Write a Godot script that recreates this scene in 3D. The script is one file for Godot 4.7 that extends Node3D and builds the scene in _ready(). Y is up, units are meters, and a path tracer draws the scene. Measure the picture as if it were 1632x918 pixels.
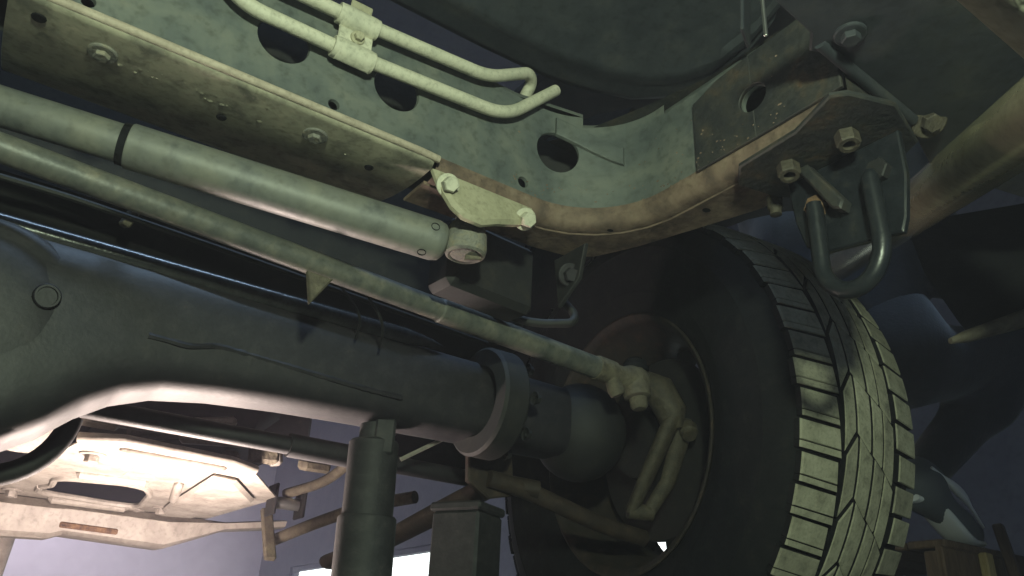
extends Node3D

const FLOOR := -0.14

# ---------------------------------------------------------------- mesh collector
class G:
	var t := PackedVector3Array()

	func tri(a: Vector3, b: Vector3, c: Vector3) -> void:   # counter-clockwise seen from outside
		t.append(a); t.append(b); t.append(c)

	func quad(a: Vector3, b: Vector3, c: Vector3, d: Vector3) -> void:
		tri(a, b, c); tri(a, c, d)

	func grid(rows: Array, closed := false, flip := false) -> void:
		for i in rows.size() - 1:
			var p: PackedVector3Array = rows[i]
			var q: PackedVector3Array = rows[i + 1]
			var n := p.size()
			for j in (n if closed else n - 1):
				var k := (j + 1) % n
				if flip: quad(p[j], q[j], q[k], p[k])
				else: quad(p[j], p[k], q[k], q[j])

	func fan(ring: PackedVector3Array, flip := false) -> void:
		var c := Vector3.ZERO
		for p in ring: c += p
		c /= ring.size()
		for j in ring.size():
			var k := (j + 1) % ring.size()
			if flip: tri(c, ring[k], ring[j])
			else: tri(c, ring[j], ring[k])

	func tube(path: Array, rad, seg := 12, caps := true, squash := 1.0) -> void:
		var rows := []
		var up := Vector3.UP
		var n := path.size()
		for i in n:
			var d: Vector3 = (path[mini(i + 1, n - 1)] - path[maxi(i - 1, 0)]).normalized()
			if i == 0:
				up = Vector3.UP if absf(d.y) < 0.9 else Vector3.RIGHT
			up = (up - d * up.dot(d)).normalized()
			var s := d.cross(up)
			var r: float = rad[i] if rad is Array else rad
			var row := PackedVector3Array()
			for j in seg:
				var a := TAU * j / seg
				row.append(path[i] + (s * cos(a) + up * sin(a) * squash) * r)
			rows.append(row)
		grid(rows, true, true)
		if caps:
			fan(rows[0], false)
			fan(rows[n - 1], true)

	# profile of (height along axis, radius); outside is where the radius grows when the heights rise
	func lathe(o: Vector3, axis: Vector3, prof: Array, seg := 24, a0 := 0.0, a1 := TAU) -> void:
		axis = axis.normalized()
		var u := axis.cross(Vector3.UP if absf(axis.y) < 0.9 else Vector3.RIGHT).normalized()
		var v := axis.cross(u)
		var rows := []
		var full := a1 - a0 > TAU - 0.001
		for p in prof:
			var row := PackedVector3Array()
			for j in (seg if full else seg + 1):
				var a := a0 + (a1 - a0) * j / seg
				row.append(o + axis * p[0] + (u * cos(a) + v * sin(a)) * p[1])
			rows.append(row)
		grid(rows, full)

	func box(c: Vector3, s: Vector3, b := Basis(), bev := 0.002) -> void:
		var h := s * 0.5
		bev = minf(bev, minf(h.x, minf(h.y, h.z)) * 0.6)
		var P := func(sx, sy, sz, ax) -> Vector3:
			var e := Vector3(h.x - (0.0 if ax == 0 else bev), h.y - (0.0 if ax == 1 else bev), h.z - (0.0 if ax == 2 else bev))
			return c + b * Vector3(e.x * sx, e.y * sy, e.z * sz)
		for ax in 3:
			for s0 in [-1, 1]:
				var v := []
				for k in [[-1, -1], [1, -1], [1, 1], [-1, 1]]:
					var q := [0, 0, 0]
					q[ax] = s0; q[(ax + 1) % 3] = k[0]; q[(ax + 2) % 3] = k[1]
					v.append(P.call(q[0], q[1], q[2], ax))
				if s0 > 0: quad(v[0], v[1], v[2], v[3])
				else: quad(v[3], v[2], v[1], v[0])
		for ax in 3:   # the twelve bevels, along axis ax
			var a1 := (ax + 1) % 3
			var a2 := (ax + 2) % 3
			for s1 in [-1, 1]:
				for s2 in [-1, 1]:
					var lo := [0, 0, 0]
					lo[ax] = -1; lo[a1] = s1; lo[a2] = s2
					var hi := lo.duplicate()
					hi[ax] = 1
					var v0: Vector3 = P.call(lo[0], lo[1], lo[2], a1)
					var v1: Vector3 = P.call(hi[0], hi[1], hi[2], a1)
					var v2: Vector3 = P.call(hi[0], hi[1], hi[2], a2)
					var v3: Vector3 = P.call(lo[0], lo[1], lo[2], a2)
					if s1 * s2 > 0: quad(v0, v3, v2, v1)
					else: quad(v0, v1, v2, v3)
		for sx in [-1, 1]:
			for sy in [-1, 1]:
				for sz in [-1, 1]:
					var p0: Vector3 = P.call(sx, sy, sz, 0)
					var p1: Vector3 = P.call(sx, sy, sz, 1)
					var p2: Vector3 = P.call(sx, sy, sz, 2)
					if sx * sy * sz > 0: tri(p0, p1, p2)
					else: tri(p0, p2, p1)

	# polygon in the x,y of a frame, thick along its z; bevelled rims
	func prism(poly: PackedVector2Array, f: Transform3D, thick: float, bev := 0.001) -> void:
		if Geometry2D.is_polygon_clockwise(poly): poly.reverse()
		var n := poly.size()
		var inner := PackedVector2Array()
		for i in n:
			var a := poly[(i + n - 1) % n]
			var p := poly[i]
			var c := poly[(i + 1) % n]
			var n0 := (p - a).normalized().orthogonal() * -1.0
			var n1 := (c - p).normalized().orthogonal() * -1.0
			var m := (n0 + n1)
			m = m / maxf(m.length_squared() * 0.5, 0.35)
			inner.append(p + m * bev)
		# the inset must lie inside
		var test := 0.0
		for i in n: test += inner[i].cross(inner[(i + 1) % n])
		var area := 0.0
		for i in n: area += poly[i].cross(poly[(i + 1) % n])
		if absf(test) > absf(area):
			for i in n: inner[i] = poly[i] * 2.0 - inner[i]
		var rows := []
		for lay in [[inner, 0.0], [poly, bev], [poly, thick - bev], [inner, thick]]:
			var row := PackedVector3Array()
			for p in lay[0]: row.append(f * Vector3(p.x, p.y, lay[1]))
			rows.append(row)
		grid(rows, true)
		var idx := Geometry2D.triangulate_polygon(inner)
		for i in range(0, idx.size(), 3):
			var a := inner[idx[i]]
			var b := inner[idx[i + 1]]
			var c := inner[idx[i + 2]]
			if (b - a).cross(c - a) < 0.0:
				var s := b
				b = c
				c = s
			tri(f * Vector3(a.x, a.y, thick), f * Vector3(b.x, b.y, thick), f * Vector3(c.x, c.y, thick))
			tri(f * Vector3(a.x, a.y, 0), f * Vector3(c.x, c.y, 0), f * Vector3(b.x, b.y, 0))

	func mesh(angle := 42.0) -> ArrayMesh:
		var lim := cos(deg_to_rad(angle))
		var n := t.size()
		var fn := PackedVector3Array()
		fn.resize(n / 3)
		var at := {}
		for i in range(0, n, 3):
			var w := (t[i + 1] - t[i]).cross(t[i + 2] - t[i])
			fn[i / 3] = w
			for k in 3:
				var key := Vector3i((t[i + k] * 50000.0).round())
				if not at.has(key): at[key] = PackedInt32Array()
				at[key].append(i / 3)
		var pos := PackedVector3Array()
		var nor := PackedVector3Array()
		pos.resize(n); nor.resize(n)
		for i in range(0, n, 3):
			var me := fn[i / 3].normalized()
			for k in 3:
				var s := Vector3.ZERO
				for f in at[Vector3i((t[i + k] * 50000.0).round())]:
					if fn[f].normalized().dot(me) >= lim: s += fn[f]
				var o: int = i + [0, 2, 1][k]
				pos[o] = t[i + k]
				nor[o] = s.normalized() if s.length_squared() > 0.0 else me
		var arr := []
		arr.resize(Mesh.ARRAY_MAX)
		arr[Mesh.ARRAY_VERTEX] = pos
		arr[Mesh.ARRAY_NORMAL] = nor
		var m := ArrayMesh.new()
		m.add_surface_from_arrays(Mesh.PRIMITIVE_TRIANGLES, arr)
		return m

# ---------------------------------------------------------------- materials
var M := {}
var fine: NoiseTexture2D
var grit: NoiseTexture2D

func noise_tex(sd: int, freq: float, stops: Array, size := 512, oct := 5, warp := 0.0) -> NoiseTexture2D:
	var n := FastNoiseLite.new()
	n.seed = sd
	n.noise_type = FastNoiseLite.TYPE_SIMPLEX_SMOOTH
	n.frequency = freq
	n.fractal_octaves = oct
	n.fractal_gain = 0.58
	if warp > 0.0:
		n.domain_warp_enabled = true
		n.domain_warp_amplitude = warp
		n.domain_warp_frequency = freq * 1.5
	var x := NoiseTexture2D.new()
	x.width = size; x.height = size
	x.seamless = true
	x.noise = n
	x.normalize = true
	if stops.size():
		var g := Gradient.new()
		var off := PackedFloat32Array()
		var col := PackedColorArray()
		for s in stops:
			off.append(s[0])
			col.append((s[1] as Color).linear_to_srgb())
		g.offsets = off
		g.colors = col
		x.color_ramp = g
	return x

func mat(key: String, sd: int, stops: Array, rough: float, metal := 0.0, scale := 3.0, relief := 0.05, freq := 0.012, warp := 30.0) -> StandardMaterial3D:
	var m := StandardMaterial3D.new()
	m.resource_name = key
	m.albedo_texture = noise_tex(sd, freq, stops, 512, 5, warp)
	m.roughness = rough
	m.metallic = metal
	m.uv1_triplanar = true
	m.uv1_world_triplanar = true
	m.uv1_scale = Vector3.ONE * scale
	if relief > 0.0:
		m.heightmap_enabled = true
		m.heightmap_texture = grit
		m.heightmap_scale = relief
	m.detail_enabled = true
	m.detail_blend_mode = BaseMaterial3D.BLEND_MODE_MUL
	m.detail_albedo = fine
	M[key] = m
	return m

func plain_mat(key: String, c: Color, rough: float, metal := 0.0) -> StandardMaterial3D:
	var m := StandardMaterial3D.new()
	m.resource_name = key
	m.albedo_color = c.linear_to_srgb()
	m.roughness = rough
	m.metallic = metal
	M[key] = m
	return m

func c3(r: float, g: float, b: float) -> Color:
	return Color(r, g, b)

func make_materials() -> void:
	fine = noise_tex(901, 0.06, [[0.0, c3(0.55, 0.55, 0.53)], [0.42, c3(0.9, 0.9, 0.9)], [1.0, c3(1, 1, 1)]], 512, 4)
	grit = noise_tex(902, 0.05, [], 512, 5)
	mat("frame", 1, [[0.0, c3(0.05, 0.06, 0.064)], [0.25, c3(0.09, 0.104, 0.104)], [0.5, c3(0.12, 0.134, 0.126)], [0.8, c3(0.15, 0.16, 0.143)], [1.0, c3(0.19, 0.185, 0.15)]], 0.6, 0.0, 2.0, 0.03)
	mat("dusty_flange", 2, [[0.0, c3(0.12, 0.12, 0.10)], [0.28, c3(0.28, 0.265, 0.205)], [0.45, c3(0.41, 0.385, 0.29)], [1.0, c3(0.55, 0.50, 0.375)]], 0.75, 0.0, 2.8, 0.025)
	mat("rail", 3, [[0.0, c3(0.014, 0.016, 0.02)], [0.4, c3(0.026, 0.028, 0.029)], [0.62, c3(0.04, 0.039, 0.035)], [0.82, c3(0.065, 0.05, 0.036)], [1.0, c3(0.11, 0.07, 0.042)]], 0.6, 0.0, 3.6, 0.07)
	mat("rusty_rail", 4, [[0.0, c3(0.045, 0.036, 0.032)], [0.35, c3(0.125, 0.085, 0.064)], [0.6, c3(0.19, 0.132, 0.098)], [1.0, c3(0.27, 0.205, 0.15)]], 0.8, 0.0, 3.4, 0.05)
	mat("rust", 5, [[0.0, c3(0.05, 0.03, 0.022)], [0.45, c3(0.13, 0.075, 0.045)], [0.7, c3(0.20, 0.115, 0.06)], [1.0, c3(0.28, 0.19, 0.11)]], 0.85, 0.0, 6.0, 0.12)
	mat("dusty_pipe", 6, [[0.0, c3(0.42, 0.41, 0.33)], [0.4, c3(0.56, 0.54, 0.43)], [1.0, c3(0.66, 0.62, 0.50)]], 0.6, 0.0, 5.0, 0.03)
	mat("damper", 7, [[0.0, c3(0.03, 0.034, 0.038)], [0.2, c3(0.10, 0.107, 0.107)], [0.34, c3(0.155, 0.162, 0.152)], [0.6, c3(0.185, 0.188, 0.162)], [1.0, c3(0.25, 0.235, 0.185)]], 0.5, 0.0, 2.2, 0.03)
	mat("bracket", 8, [[0.0, c3(0.27, 0.25, 0.17)], [0.5, c3(0.40, 0.37, 0.26)], [1.0, c3(0.47, 0.43, 0.31)]], 0.7, 0.0, 4.0, 0.06)
	mat("bushing", 9, [[0.0, c3(0.10, 0.10, 0.10)], [0.5, c3(0.21, 0.205, 0.18)], [1.0, c3(0.32, 0.27, 0.18)]], 0.8, 0.0, 8.0, 0.06)
	mat("rod", 10, [[0.0, c3(0.05, 0.055, 0.055)], [0.4, c3(0.10, 0.105, 0.095)], [0.7, c3(0.16, 0.155, 0.13)], [1.0, c3(0.24, 0.21, 0.16)]], 0.45, 0.0, 3.5, 0.03)
	mat("axle", 11, [[0.0, c3(0.011, 0.0105, 0.014)], [0.5, c3(0.017, 0.016, 0.021)], [0.85, c3(0.028, 0.025, 0.029)], [1.0, c3(0.055, 0.042, 0.036)]], 0.58, 0.0, 5.0, 0.02)
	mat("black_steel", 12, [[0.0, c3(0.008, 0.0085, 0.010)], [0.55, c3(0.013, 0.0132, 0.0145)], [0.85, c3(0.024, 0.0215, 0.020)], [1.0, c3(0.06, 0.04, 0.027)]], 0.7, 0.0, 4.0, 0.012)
	mat("hook_paint", 13, [[0.0, c3(0.009, 0.011, 0.014)], [0.6, c3(0.015, 0.018, 0.023)], [1.0, c3(0.036, 0.034, 0.031)]], 0.36, 0.0, 6.0, 0.03)
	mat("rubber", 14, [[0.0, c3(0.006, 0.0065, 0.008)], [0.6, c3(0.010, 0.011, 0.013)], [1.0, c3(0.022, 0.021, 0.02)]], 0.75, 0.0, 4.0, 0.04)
	mat("tread", 15, [[0.0, c3(0.12, 0.115, 0.085)], [0.35, c3(0.27, 0.26, 0.195)], [0.7, c3(0.34, 0.33, 0.25)], [1.0, c3(0.41, 0.39, 0.30)]], 0.9, 0.0, 6.0, 0.08)
	mat("tread_worn", 16, [[0.0, c3(0.10, 0.095, 0.075)], [0.4, c3(0.24, 0.23, 0.175)], [1.0, c3(0.36, 0.34, 0.26)]], 0.9, 0.0, 6.5, 0.08)
	mat("tread_pale", 17, [[0.0, c3(0.18, 0.175, 0.13)], [0.4, c3(0.31, 0.30, 0.225)], [1.0, c3(0.43, 0.41, 0.32)]], 0.9, 0.0, 5.5, 0.08)
	mat("bumper_tube", 18, [[0.0, c3(0.36, 0.33, 0.20)], [0.5, c3(0.56, 0.52, 0.34)], [1.0, c3(0.70, 0.66, 0.46)]], 0.19, 0.55, 2.5, 0.006)
	mat("plastic", 19, [[0.0, c3(0.03, 0.036, 0.044)], [0.55, c3(0.05, 0.057, 0.067)], [1.0, c3(0.09, 0.09, 0.088)]], 0.5, 0.0, 2.0, 0.03)
	mat("dusty_panel", 20, [[0.0, c3(0.022, 0.026, 0.034)], [0.5, c3(0.032, 0.037, 0.046)], [0.85, c3(0.05, 0.052, 0.052)], [1.0, c3(0.09, 0.085, 0.07)]], 0.6, 0.0, 1.6, 0.04)
	mat("alloy", 21, [[0.0, c3(0.25, 0.225, 0.195)], [0.5, c3(0.37, 0.34, 0.30)], [1.0, c3(0.47, 0.44, 0.395)]], 0.55, 0.0, 2.2, 0.05)
	mat("alloy_dull", 22, [[0.0, c3(0.17, 0.155, 0.135)], [0.5, c3(0.29, 0.265, 0.235)], [1.0, c3(0.40, 0.37, 0.33)]], 0.6, 0.0, 4.0, 0.06)
	mat("link_arm", 23, [[0.0, c3(0.018, 0.012, 0.009)], [0.5, c3(0.034, 0.022, 0.016)], [1.0, c3(0.07, 0.046, 0.031)]], 0.75, 0.0, 4.0, 0.05)
	mat("dusty_cast", 24, [[0.0, c3(0.06, 0.05, 0.04)], [0.5, c3(0.13, 0.112, 0.08)], [1.0, c3(0.22, 0.195, 0.135)]], 0.8, 0.0, 6.0, 0.10)
	mat("concrete", 25, [[0.0, c3(0.15, 0.145, 0.14)], [0.5, c3(0.24, 0.235, 0.225)], [1.0, c3(0.32, 0.31, 0.295)]], 0.85, 0.0, 0.7, 0.05)
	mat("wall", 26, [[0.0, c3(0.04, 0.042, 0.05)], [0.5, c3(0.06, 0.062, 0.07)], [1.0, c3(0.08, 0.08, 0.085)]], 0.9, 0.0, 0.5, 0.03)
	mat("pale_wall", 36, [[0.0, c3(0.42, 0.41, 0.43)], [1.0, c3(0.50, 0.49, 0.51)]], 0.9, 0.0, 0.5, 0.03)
	mat("denim", 27, [[0.0, c3(0.008, 0.010, 0.015)], [0.5, c3(0.013, 0.016, 0.023)], [1.0, c3(0.026, 0.031, 0.038)]], 0.92, 0.0, 5.0, 0.06)
	M.pale_wall.heightmap_enabled = false
	M.pale_wall.detail_enabled = false
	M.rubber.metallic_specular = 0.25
	M.denim.rim_enabled = true
	M.denim.rim = 0.5
	mat("jacket", 28, [[0.0, c3(0.010, 0.012, 0.017)], [0.5, c3(0.015, 0.018, 0.025)], [1.0, c3(0.03, 0.034, 0.042)]], 0.8, 0.0, 4.0, 0.05)
	mat("skin", 29, [[0.0, c3(0.36, 0.21, 0.15)], [1.0, c3(0.48, 0.30, 0.22)]], 0.55, 0.0, 6.0, 0.02)
	mat("wood", 30, [[0.0, c3(0.05, 0.03, 0.018)], [0.5, c3(0.095, 0.056, 0.032)], [1.0, c3(0.15, 0.095, 0.055)]], 0.8, 0.0, 5.0, 0.08)
	M.wood.uv1_scale = Vector3(9, 1.6, 9)
	mat("pale_wood", 31, [[0.0, c3(0.30, 0.22, 0.09)], [1.0, c3(0.46, 0.36, 0.17)]], 0.8, 0.0, 5.0, 0.06)
	M.pale_wood.uv1_scale = Vector3(9, 1.6, 9)
	mat("stand_paint", 32, [[0.0, c3(0.014, 0.014, 0.017)], [0.5, c3(0.024, 0.024, 0.028)], [0.8, c3(0.042, 0.04, 0.043)], [1.0, c3(0.085, 0.075, 0.07)]], 0.68, 0.0, 6.0, 0.03)
	mat("rim_steel", 33, [[0.0, c3(0.012, 0.010, 0.009)], [0.5, c3(0.024, 0.018, 0.014)], [0.8, c3(0.055, 0.034, 0.022)], [1.0, c3(0.09, 0.055, 0.032)]], 0.75, 0.0, 5.0, 0.06)
	mat("gloss_black", 34, [[0.0, c3(0.03, 0.031, 0.034)], [1.0, c3(0.07, 0.07, 0.072)]], 0.25, 0.0, 5.0, 0.02)
	mat("lip_dust_light", 35, [[0.0, c3(0.30, 0.25, 0.20)], [0.5, c3(0.46, 0.39, 0.31)], [1.0, c3(0.55, 0.47, 0.38)]], 0.7, 0.0, 4.0, 0.06)  # dust tone made paler to stand for lamp light on the lip
	mat("tan_bolt", 37, [[0.0, c3(0.028, 0.024, 0.019)], [0.5, c3(0.065, 0.054, 0.039)], [1.0, c3(0.12, 0.10, 0.068)]], 0.7, 0.0, 9.0, 0.08)
	plain_mat("white_rubber", c3(0.62, 0.64, 0.68), 0.8)
	plain_mat("blue_grey", c3(0.06, 0.07, 0.088), 0.85)
	plain_mat("hair", c3(0.015, 0.012, 0.01), 0.6)
	plain_mat("eye", c3(0.75, 0.74, 0.72), 0.25)
	plain_mat("bare_steel", c3(0.50, 0.50, 0.49), 0.3, 0.9)
	plain_mat("lamp_case", c3(0.03, 0.03, 0.032), 0.5)

func glow(key: String, c: Color, e: float) -> void:
	var m := plain_mat(key, c3(0.8, 0.8, 0.8), 0.5)
	m.emission_enabled = true
	m.emission = c.linear_to_srgb()
	m.emission_energy_multiplier = e

# ---------------------------------------------------------------- nodes
func thing(called: String, label: String, category: String, at: Vector3, group := "") -> Node3D:
	var o := Node3D.new()
	o.name = called
	o.position = at
	add_child(o, true)
	o.set_meta("label", label)
	o.set_meta("category", category)
	if group: o.set_meta("group", group)
	return o

func base_of(n: Node3D) -> Vector3:
	var s := Vector3.ZERO
	var p: Node = n
	while p is Node3D and p != self:
		s += p.position
		p = p.get_parent()
	return s

# one named mesh; g holds world coordinates
func part(called: String, g, m: Material, parent: Node3D, label := "", angle := 42.0) -> MeshInstance3D:
	var o := MeshInstance3D.new()
	o.name = called
	o.mesh = g.mesh(angle) if g is G else g
	o.material_override = m
	o.position = -base_of(parent)
	parent.add_child(o, true)
	if label: o.set_meta("label", label)
	return o

func put(called: String, mesh: Mesh, m: Material, parent: Node3D, at: Vector3, b := Basis()) -> MeshInstance3D:
	var o := MeshInstance3D.new()
	o.name = called
	o.mesh = mesh
	o.material_override = m
	o.transform = Transform3D(b, at - base_of(parent))
	parent.add_child(o, true)
	return o

func structure(called: String, g: G, m: Material) -> MeshInstance3D:
	var o := MeshInstance3D.new()
	o.name = called
	o.mesh = g.mesh()
	o.material_override = m
	o.set_meta("kind", "structure")
	o.set_meta("label", called.replace("_", " ") + " of the workshop round the vehicle")
	add_child(o, true)
	return o

func facing(y: Vector3, hint := Vector3.RIGHT) -> Basis:   # a basis whose y runs along the given direction
	y = y.normalized()
	var z := hint.cross(y)
	if z.length() < 0.01: z = Vector3.FORWARD.cross(y)
	z = z.normalized()
	return Basis(y.cross(z), y, z)

func smooth_path(pts: Array, n := 8, round_by := 0.03) -> Array:   # straight runs with rounded corners
	var out := [pts[0]]
	for i in range(1, pts.size() - 1):
		var p: Vector3 = pts[i]
		var a: Vector3 = pts[i - 1]
		var b: Vector3 = pts[i + 1]
		var r := minf(round_by, minf(p.distance_to(a), p.distance_to(b)) * 0.49)
		var s := p + (a - p).normalized() * r
		var e := p + (b - p).normalized() * r
		for k in n + 1:
			var u := float(k) / n
			out.append(s.lerp(p, u).lerp(p.lerp(e, u), u))
	out.append(pts[-1])
	return out

func hex_bolt(r: float, h: float, washer: float, socket := false) -> ArrayMesh:   # head up along +y, seat at y 0
	var g := G.new()
	var prof := []
	if washer > 0.0:
		g.lathe(Vector3.ZERO, Vector3.UP, [[0.0, washer], [0.0025, washer], [0.0032, washer - 0.0012], [0.0032, r * 0.6]], 20)
	var y0 := 0.0032 if washer > 0.0 else 0.0
	var rows := []
	for p in [[y0, 1.0], [y0 + h * 0.86, 1.0], [y0 + h, 0.88]]:
		var row := PackedVector3Array()
		for j in 6:
			row.append(Vector3(cos(TAU * j / 6) * r * p[1], p[0], -sin(TAU * j / 6) * r * p[1]))
		rows.append(row)
	g.grid(rows, true)
	if socket:
		g.lathe(Vector3.ZERO, Vector3.UP, [[y0 + h, r * 0.86], [y0 + h, r * 0.52], [y0 + h * 0.3, r * 0.45], [y0 + h * 0.3, 0.0001]], 16)
	else:
		g.fan(rows[2])
	return g.mesh(25.0)

# ---------------------------------------------------------------- the vehicle
var vehicle: Node3D

func web_path(s: float) -> Array:   # point (x,z) and outward normal of the frame's front wall at a length s
	var s1 := 0.455
	var R := 0.10
	var arc := R * PI / 2
	if s < s1: return [Vector2(s, -0.63), Vector2(0, 1)]
	if s < s1 + arc:
		var a := (s - s1) / R
		return [Vector2(s1 + R * sin(a), -0.63 + R - R * cos(a)), Vector2(-sin(a), cos(a))]
	return [Vector2(s1 + R, -0.63 + R + s - s1 - arc), Vector2(-1, 0)]

func wp(s: float, y: float, d := 0.0) -> Vector3:
	var w := web_path(s)
	var p: Vector2 = w[0] - w[1] * d
	return Vector3(p.x, y, p.y)

func web_cell(g: G, s0: float, s1: float, y0: float, y1: float, holes: Array, d := 0.0) -> void:
	if holes.is_empty():
		var n := maxi(1, int((s1 - s0) / 0.012)) if s1 > 0.45 and s0 < 0.62 else 1
		for i in n:
			var a := lerpf(s0, s1, float(i) / n)
			var b := lerpf(s0, s1, float(i + 1) / n)
			g.quad(wp(a, y0, d), wp(b, y0, d), wp(b, y1, d), wp(a, y1, d))
		return
	var h = holes[0]
	var angs := []
	for k in 32: angs.append(TAU * k / 32)
	for c in [[s0, y0], [s1, y0], [s1, y1], [s0, y1]]: angs.append(fposmod(atan2(c[1] - h[1], c[0] - h[0]), TAU))
	angs.sort()
	var n2 := angs.size()
	for k in n2:
		var q := []
		for a in [angs[k], angs[(k + 1) % n2]]:
			var dx := cos(a)
			var dy := sin(a)
			var f := 10.0
			if dx > 1e-6: f = minf(f, (s1 - h[0]) / dx)
			if dx < -1e-6: f = minf(f, (s0 - h[0]) / dx)
			if dy > 1e-6: f = minf(f, (y1 - h[1]) / dy)
			if dy < -1e-6: f = minf(f, (y0 - h[1]) / dy)
			q.append([wp(h[0] + dx * h[2], h[1] + dy * h[2], d), wp(h[0] + dx * f, h[1] + dy * f, d), wp(h[0] + dx * (h[2] - 0.0008), h[1] + dy * (h[2] - 0.0008), d + 0.004)])
		g.quad(q[0][0], q[0][1], q[1][1], q[1][0])
		g.quad(q[1][0], q[1][2], q[0][2], q[0][0])

func build_crossmember() -> void:
	var o := Node3D.new()
	o.name = "front_crossmember"
	vehicle.add_child(o)
	o.set_meta("label", "dusty box section crossmember with round holes along its face")
	var g := G.new()
	var big := [[0.147, 0.537, 0.0265], [0.270, 0.539, 0.0265], [0.481, 0.549, 0.0275]]
	var small := [[-0.016, 0.4865, 0.006], [0.206, 0.4875, 0.006], [0.436, 0.491, 0.007]]
	var cuts := [[-0.75, -0.30, -1, 0], [-0.30, -0.035, -1, 0], [-0.035, 0.0, 1, 0], [0.0, 0.11, -1, 0], [0.11, 0.184, 0, 0], [0.184, 0.228, 1, 1], [0.228, 0.312, 0, 1], [0.312, 0.325, -1, 0], [0.325, 0.42, -1, 0], [0.42, 0.446, 1, 2], [0.446, 0.513, 0, 2], [0.513, 0.83, -1, 0]]
	var cw := G.new()
	for c in cuts:
		var y0 := 0.478
		var hs := []
		if c[2] == 0: hs = [big[c[3]]]
		if c[2] == 1: hs = [small[c[3]]]
		var top := 0.606
		if c[0] < 0.5:
			web_cell(g, c[0], c[1], y0, top, hs)
		else:
			web_cell(g, c[0], 0.565, y0, 0.59, hs)
			web_cell(cw, 0.565, 0.62, y0, 0.59, hs)
			web_cell(cw, 0.62, 0.721, y0, 0.578, hs)
			web_cell(cw, 0.721, 0.767, y0, 0.578, [[0.744, 0.522, 0.0158]])
			web_cell(cw, 0.767, c[1], y0, 0.578, hs)
	# rounded shoulder into the top plate, and back wall of the box
	for seg in [[-0.75, 0.513, 0.606], [0.513, 0.62, 0.59], [0.62, 0.83, 0.578]]:
		var rows := []
		for p in [[0.0, 0.0], [0.002, 0.006], [0.008, 0.01], [0.07, 0.011]]:
			var row := PackedVector3Array()
			var n := 14
			for i in n + 1:
				row.append(wp(lerpf(seg[0], seg[1], float(i) / n), seg[2] + p[1], p[0]))
			rows.append(row)
		g.grid(rows)
	var rw := G.new()
	var rwr := []
	for y in [0.615, 0.476]:
		var row := PackedVector3Array()
		for i in 25: row.append(wp(lerpf(-0.75, 0.55, i / 24.0), y, 0.072))
		rwr.append(row)
	rw.grid(rwr)
	part("rear_wall", rw, M.black_steel, o)
	# folded lower edge beyond the flange plate
	var low := []
	for p in [[0.05, 0.4545], [0.018, 0.4545], [0.011, 0.4553], [0.006, 0.4575], [0.0025, 0.4610], [0.0006, 0.466], [-0.0003, 0.472], [0.0, 0.478]]:
		var row := PackedVector3Array()
		for i in 41:
			row.append(wp(lerpf(0.325, 0.83, i / 40.0), p[1], p[0]))
		low.append(row)
	var lg := G.new()
	lg.grid(low)
	part("folded_edge", lg, M.rusty_rail, o, "pinkish rust on the rounded lower edge of the frame")
	# recess wall behind the flange plate
	g.quad(Vector3(-0.75, 0.470, -0.643), Vector3(0.325, 0.470, -0.643), Vector3(0.325, 0.478, -0.643), Vector3(-0.75, 0.478, -0.643))
	g.quad(Vector3(-0.75, 0.478, -0.643), Vector3(0.325, 0.478, -0.643), Vector3(0.325, 0.478, -0.63), Vector3(-0.75, 0.478, -0.63))
	part("box_section", g, M.frame, o)
	part("corner_wall", cw, M.frame, o)
	# lower plate with a rolled front lip
	var f := G.new()
	var rows := []
	var prof := [[-0.642, 0.4725], [-0.6215, 0.4725], [-0.6185, 0.4705], [-0.6185, 0.466], [-0.6205, 0.4625], [-0.626, 0.4605], [-0.655, 0.4610], [-0.675, 0.4625], [-0.695, 0.4653], [-0.72, 0.4700], [-0.75, 0.478], [-0.78, 0.489], [-0.805, 0.503], [-0.818, 0.53], [-0.822, 0.60]]
	var xs := [-0.068, -0.066, -0.060, -0.050, 0.0, 0.1, 0.2, 0.28, 0.312, 0.318, 0.320]
	for xi in xs.size():
		var row := PackedVector3Array()
		var x: float = xs[xi]
		var pull := 0.0
		if xi < 3: pull = [0.014, 0.006, 0.002][xi]
		if xi > 8: pull = [0.004, 0.012][xi - 9]
		for p in prof:
			row.append(Vector3(x, p[1], minf(p[0], -0.6185 - pull)))
		rows.append(row)
	f.grid(rows, false, false)
	f.fan(rows[0], true)
	f.fan(rows[-1], false)
	part("flange_plate", f, M.dusty_flange, o, "dusty lower plate with bolts")
	var lip := G.new()
	lip.tube([Vector3(-0.060, 0.4675, -0.632), Vector3(-0.056, 0.4675, -0.624), Vector3(-0.046, 0.4675, -0.6195), Vector3(0.1, 0.4675, -0.619), Vector3(0.30, 0.4675, -0.619), Vector3(0.322, 0.4675, -0.6205)], 0.0042, 12)
	part("rolled_lip", lip, M.lip_dust_light, o, "pinkish dusty lip along the front edge, lamp light painted in")
	var b1 := hex_bolt(0.0068, 0.004, 0.0125)
	for p in [[Vector3(0.006, 0.4615, -0.655), 0.3], [Vector3(0.2, 0.4615, -0.652), 0.1]]:
		put("bolt", b1, M.bushing, o, p[0], facing(Vector3(0, -1, 0), Vector3(cos(p[1]), 0, sin(p[1]))))
	# black discs painted as the dark of dents and drain slots, then dried mud
	for q in [[-0.045, -0.642, 0.006], [0.117, -0.684, 0.005], [0.268, -0.672, 0.005]]:
		var dp := G.new()
		dp.lathe(Vector3(q[0], 0.4618 if q[1] < -0.66 else 0.4605, q[1]), Vector3(0, -1, 0), [[0.0, q[2]], [0.001, q[2] * 0.9], [0.0013, 0.0001]], 12)
		part("dark_drain_disc", dp, M.rubber, o)
	var rng := RandomNumberGenerator.new()
	rng.seed = 5
	var mud := G.new()
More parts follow.
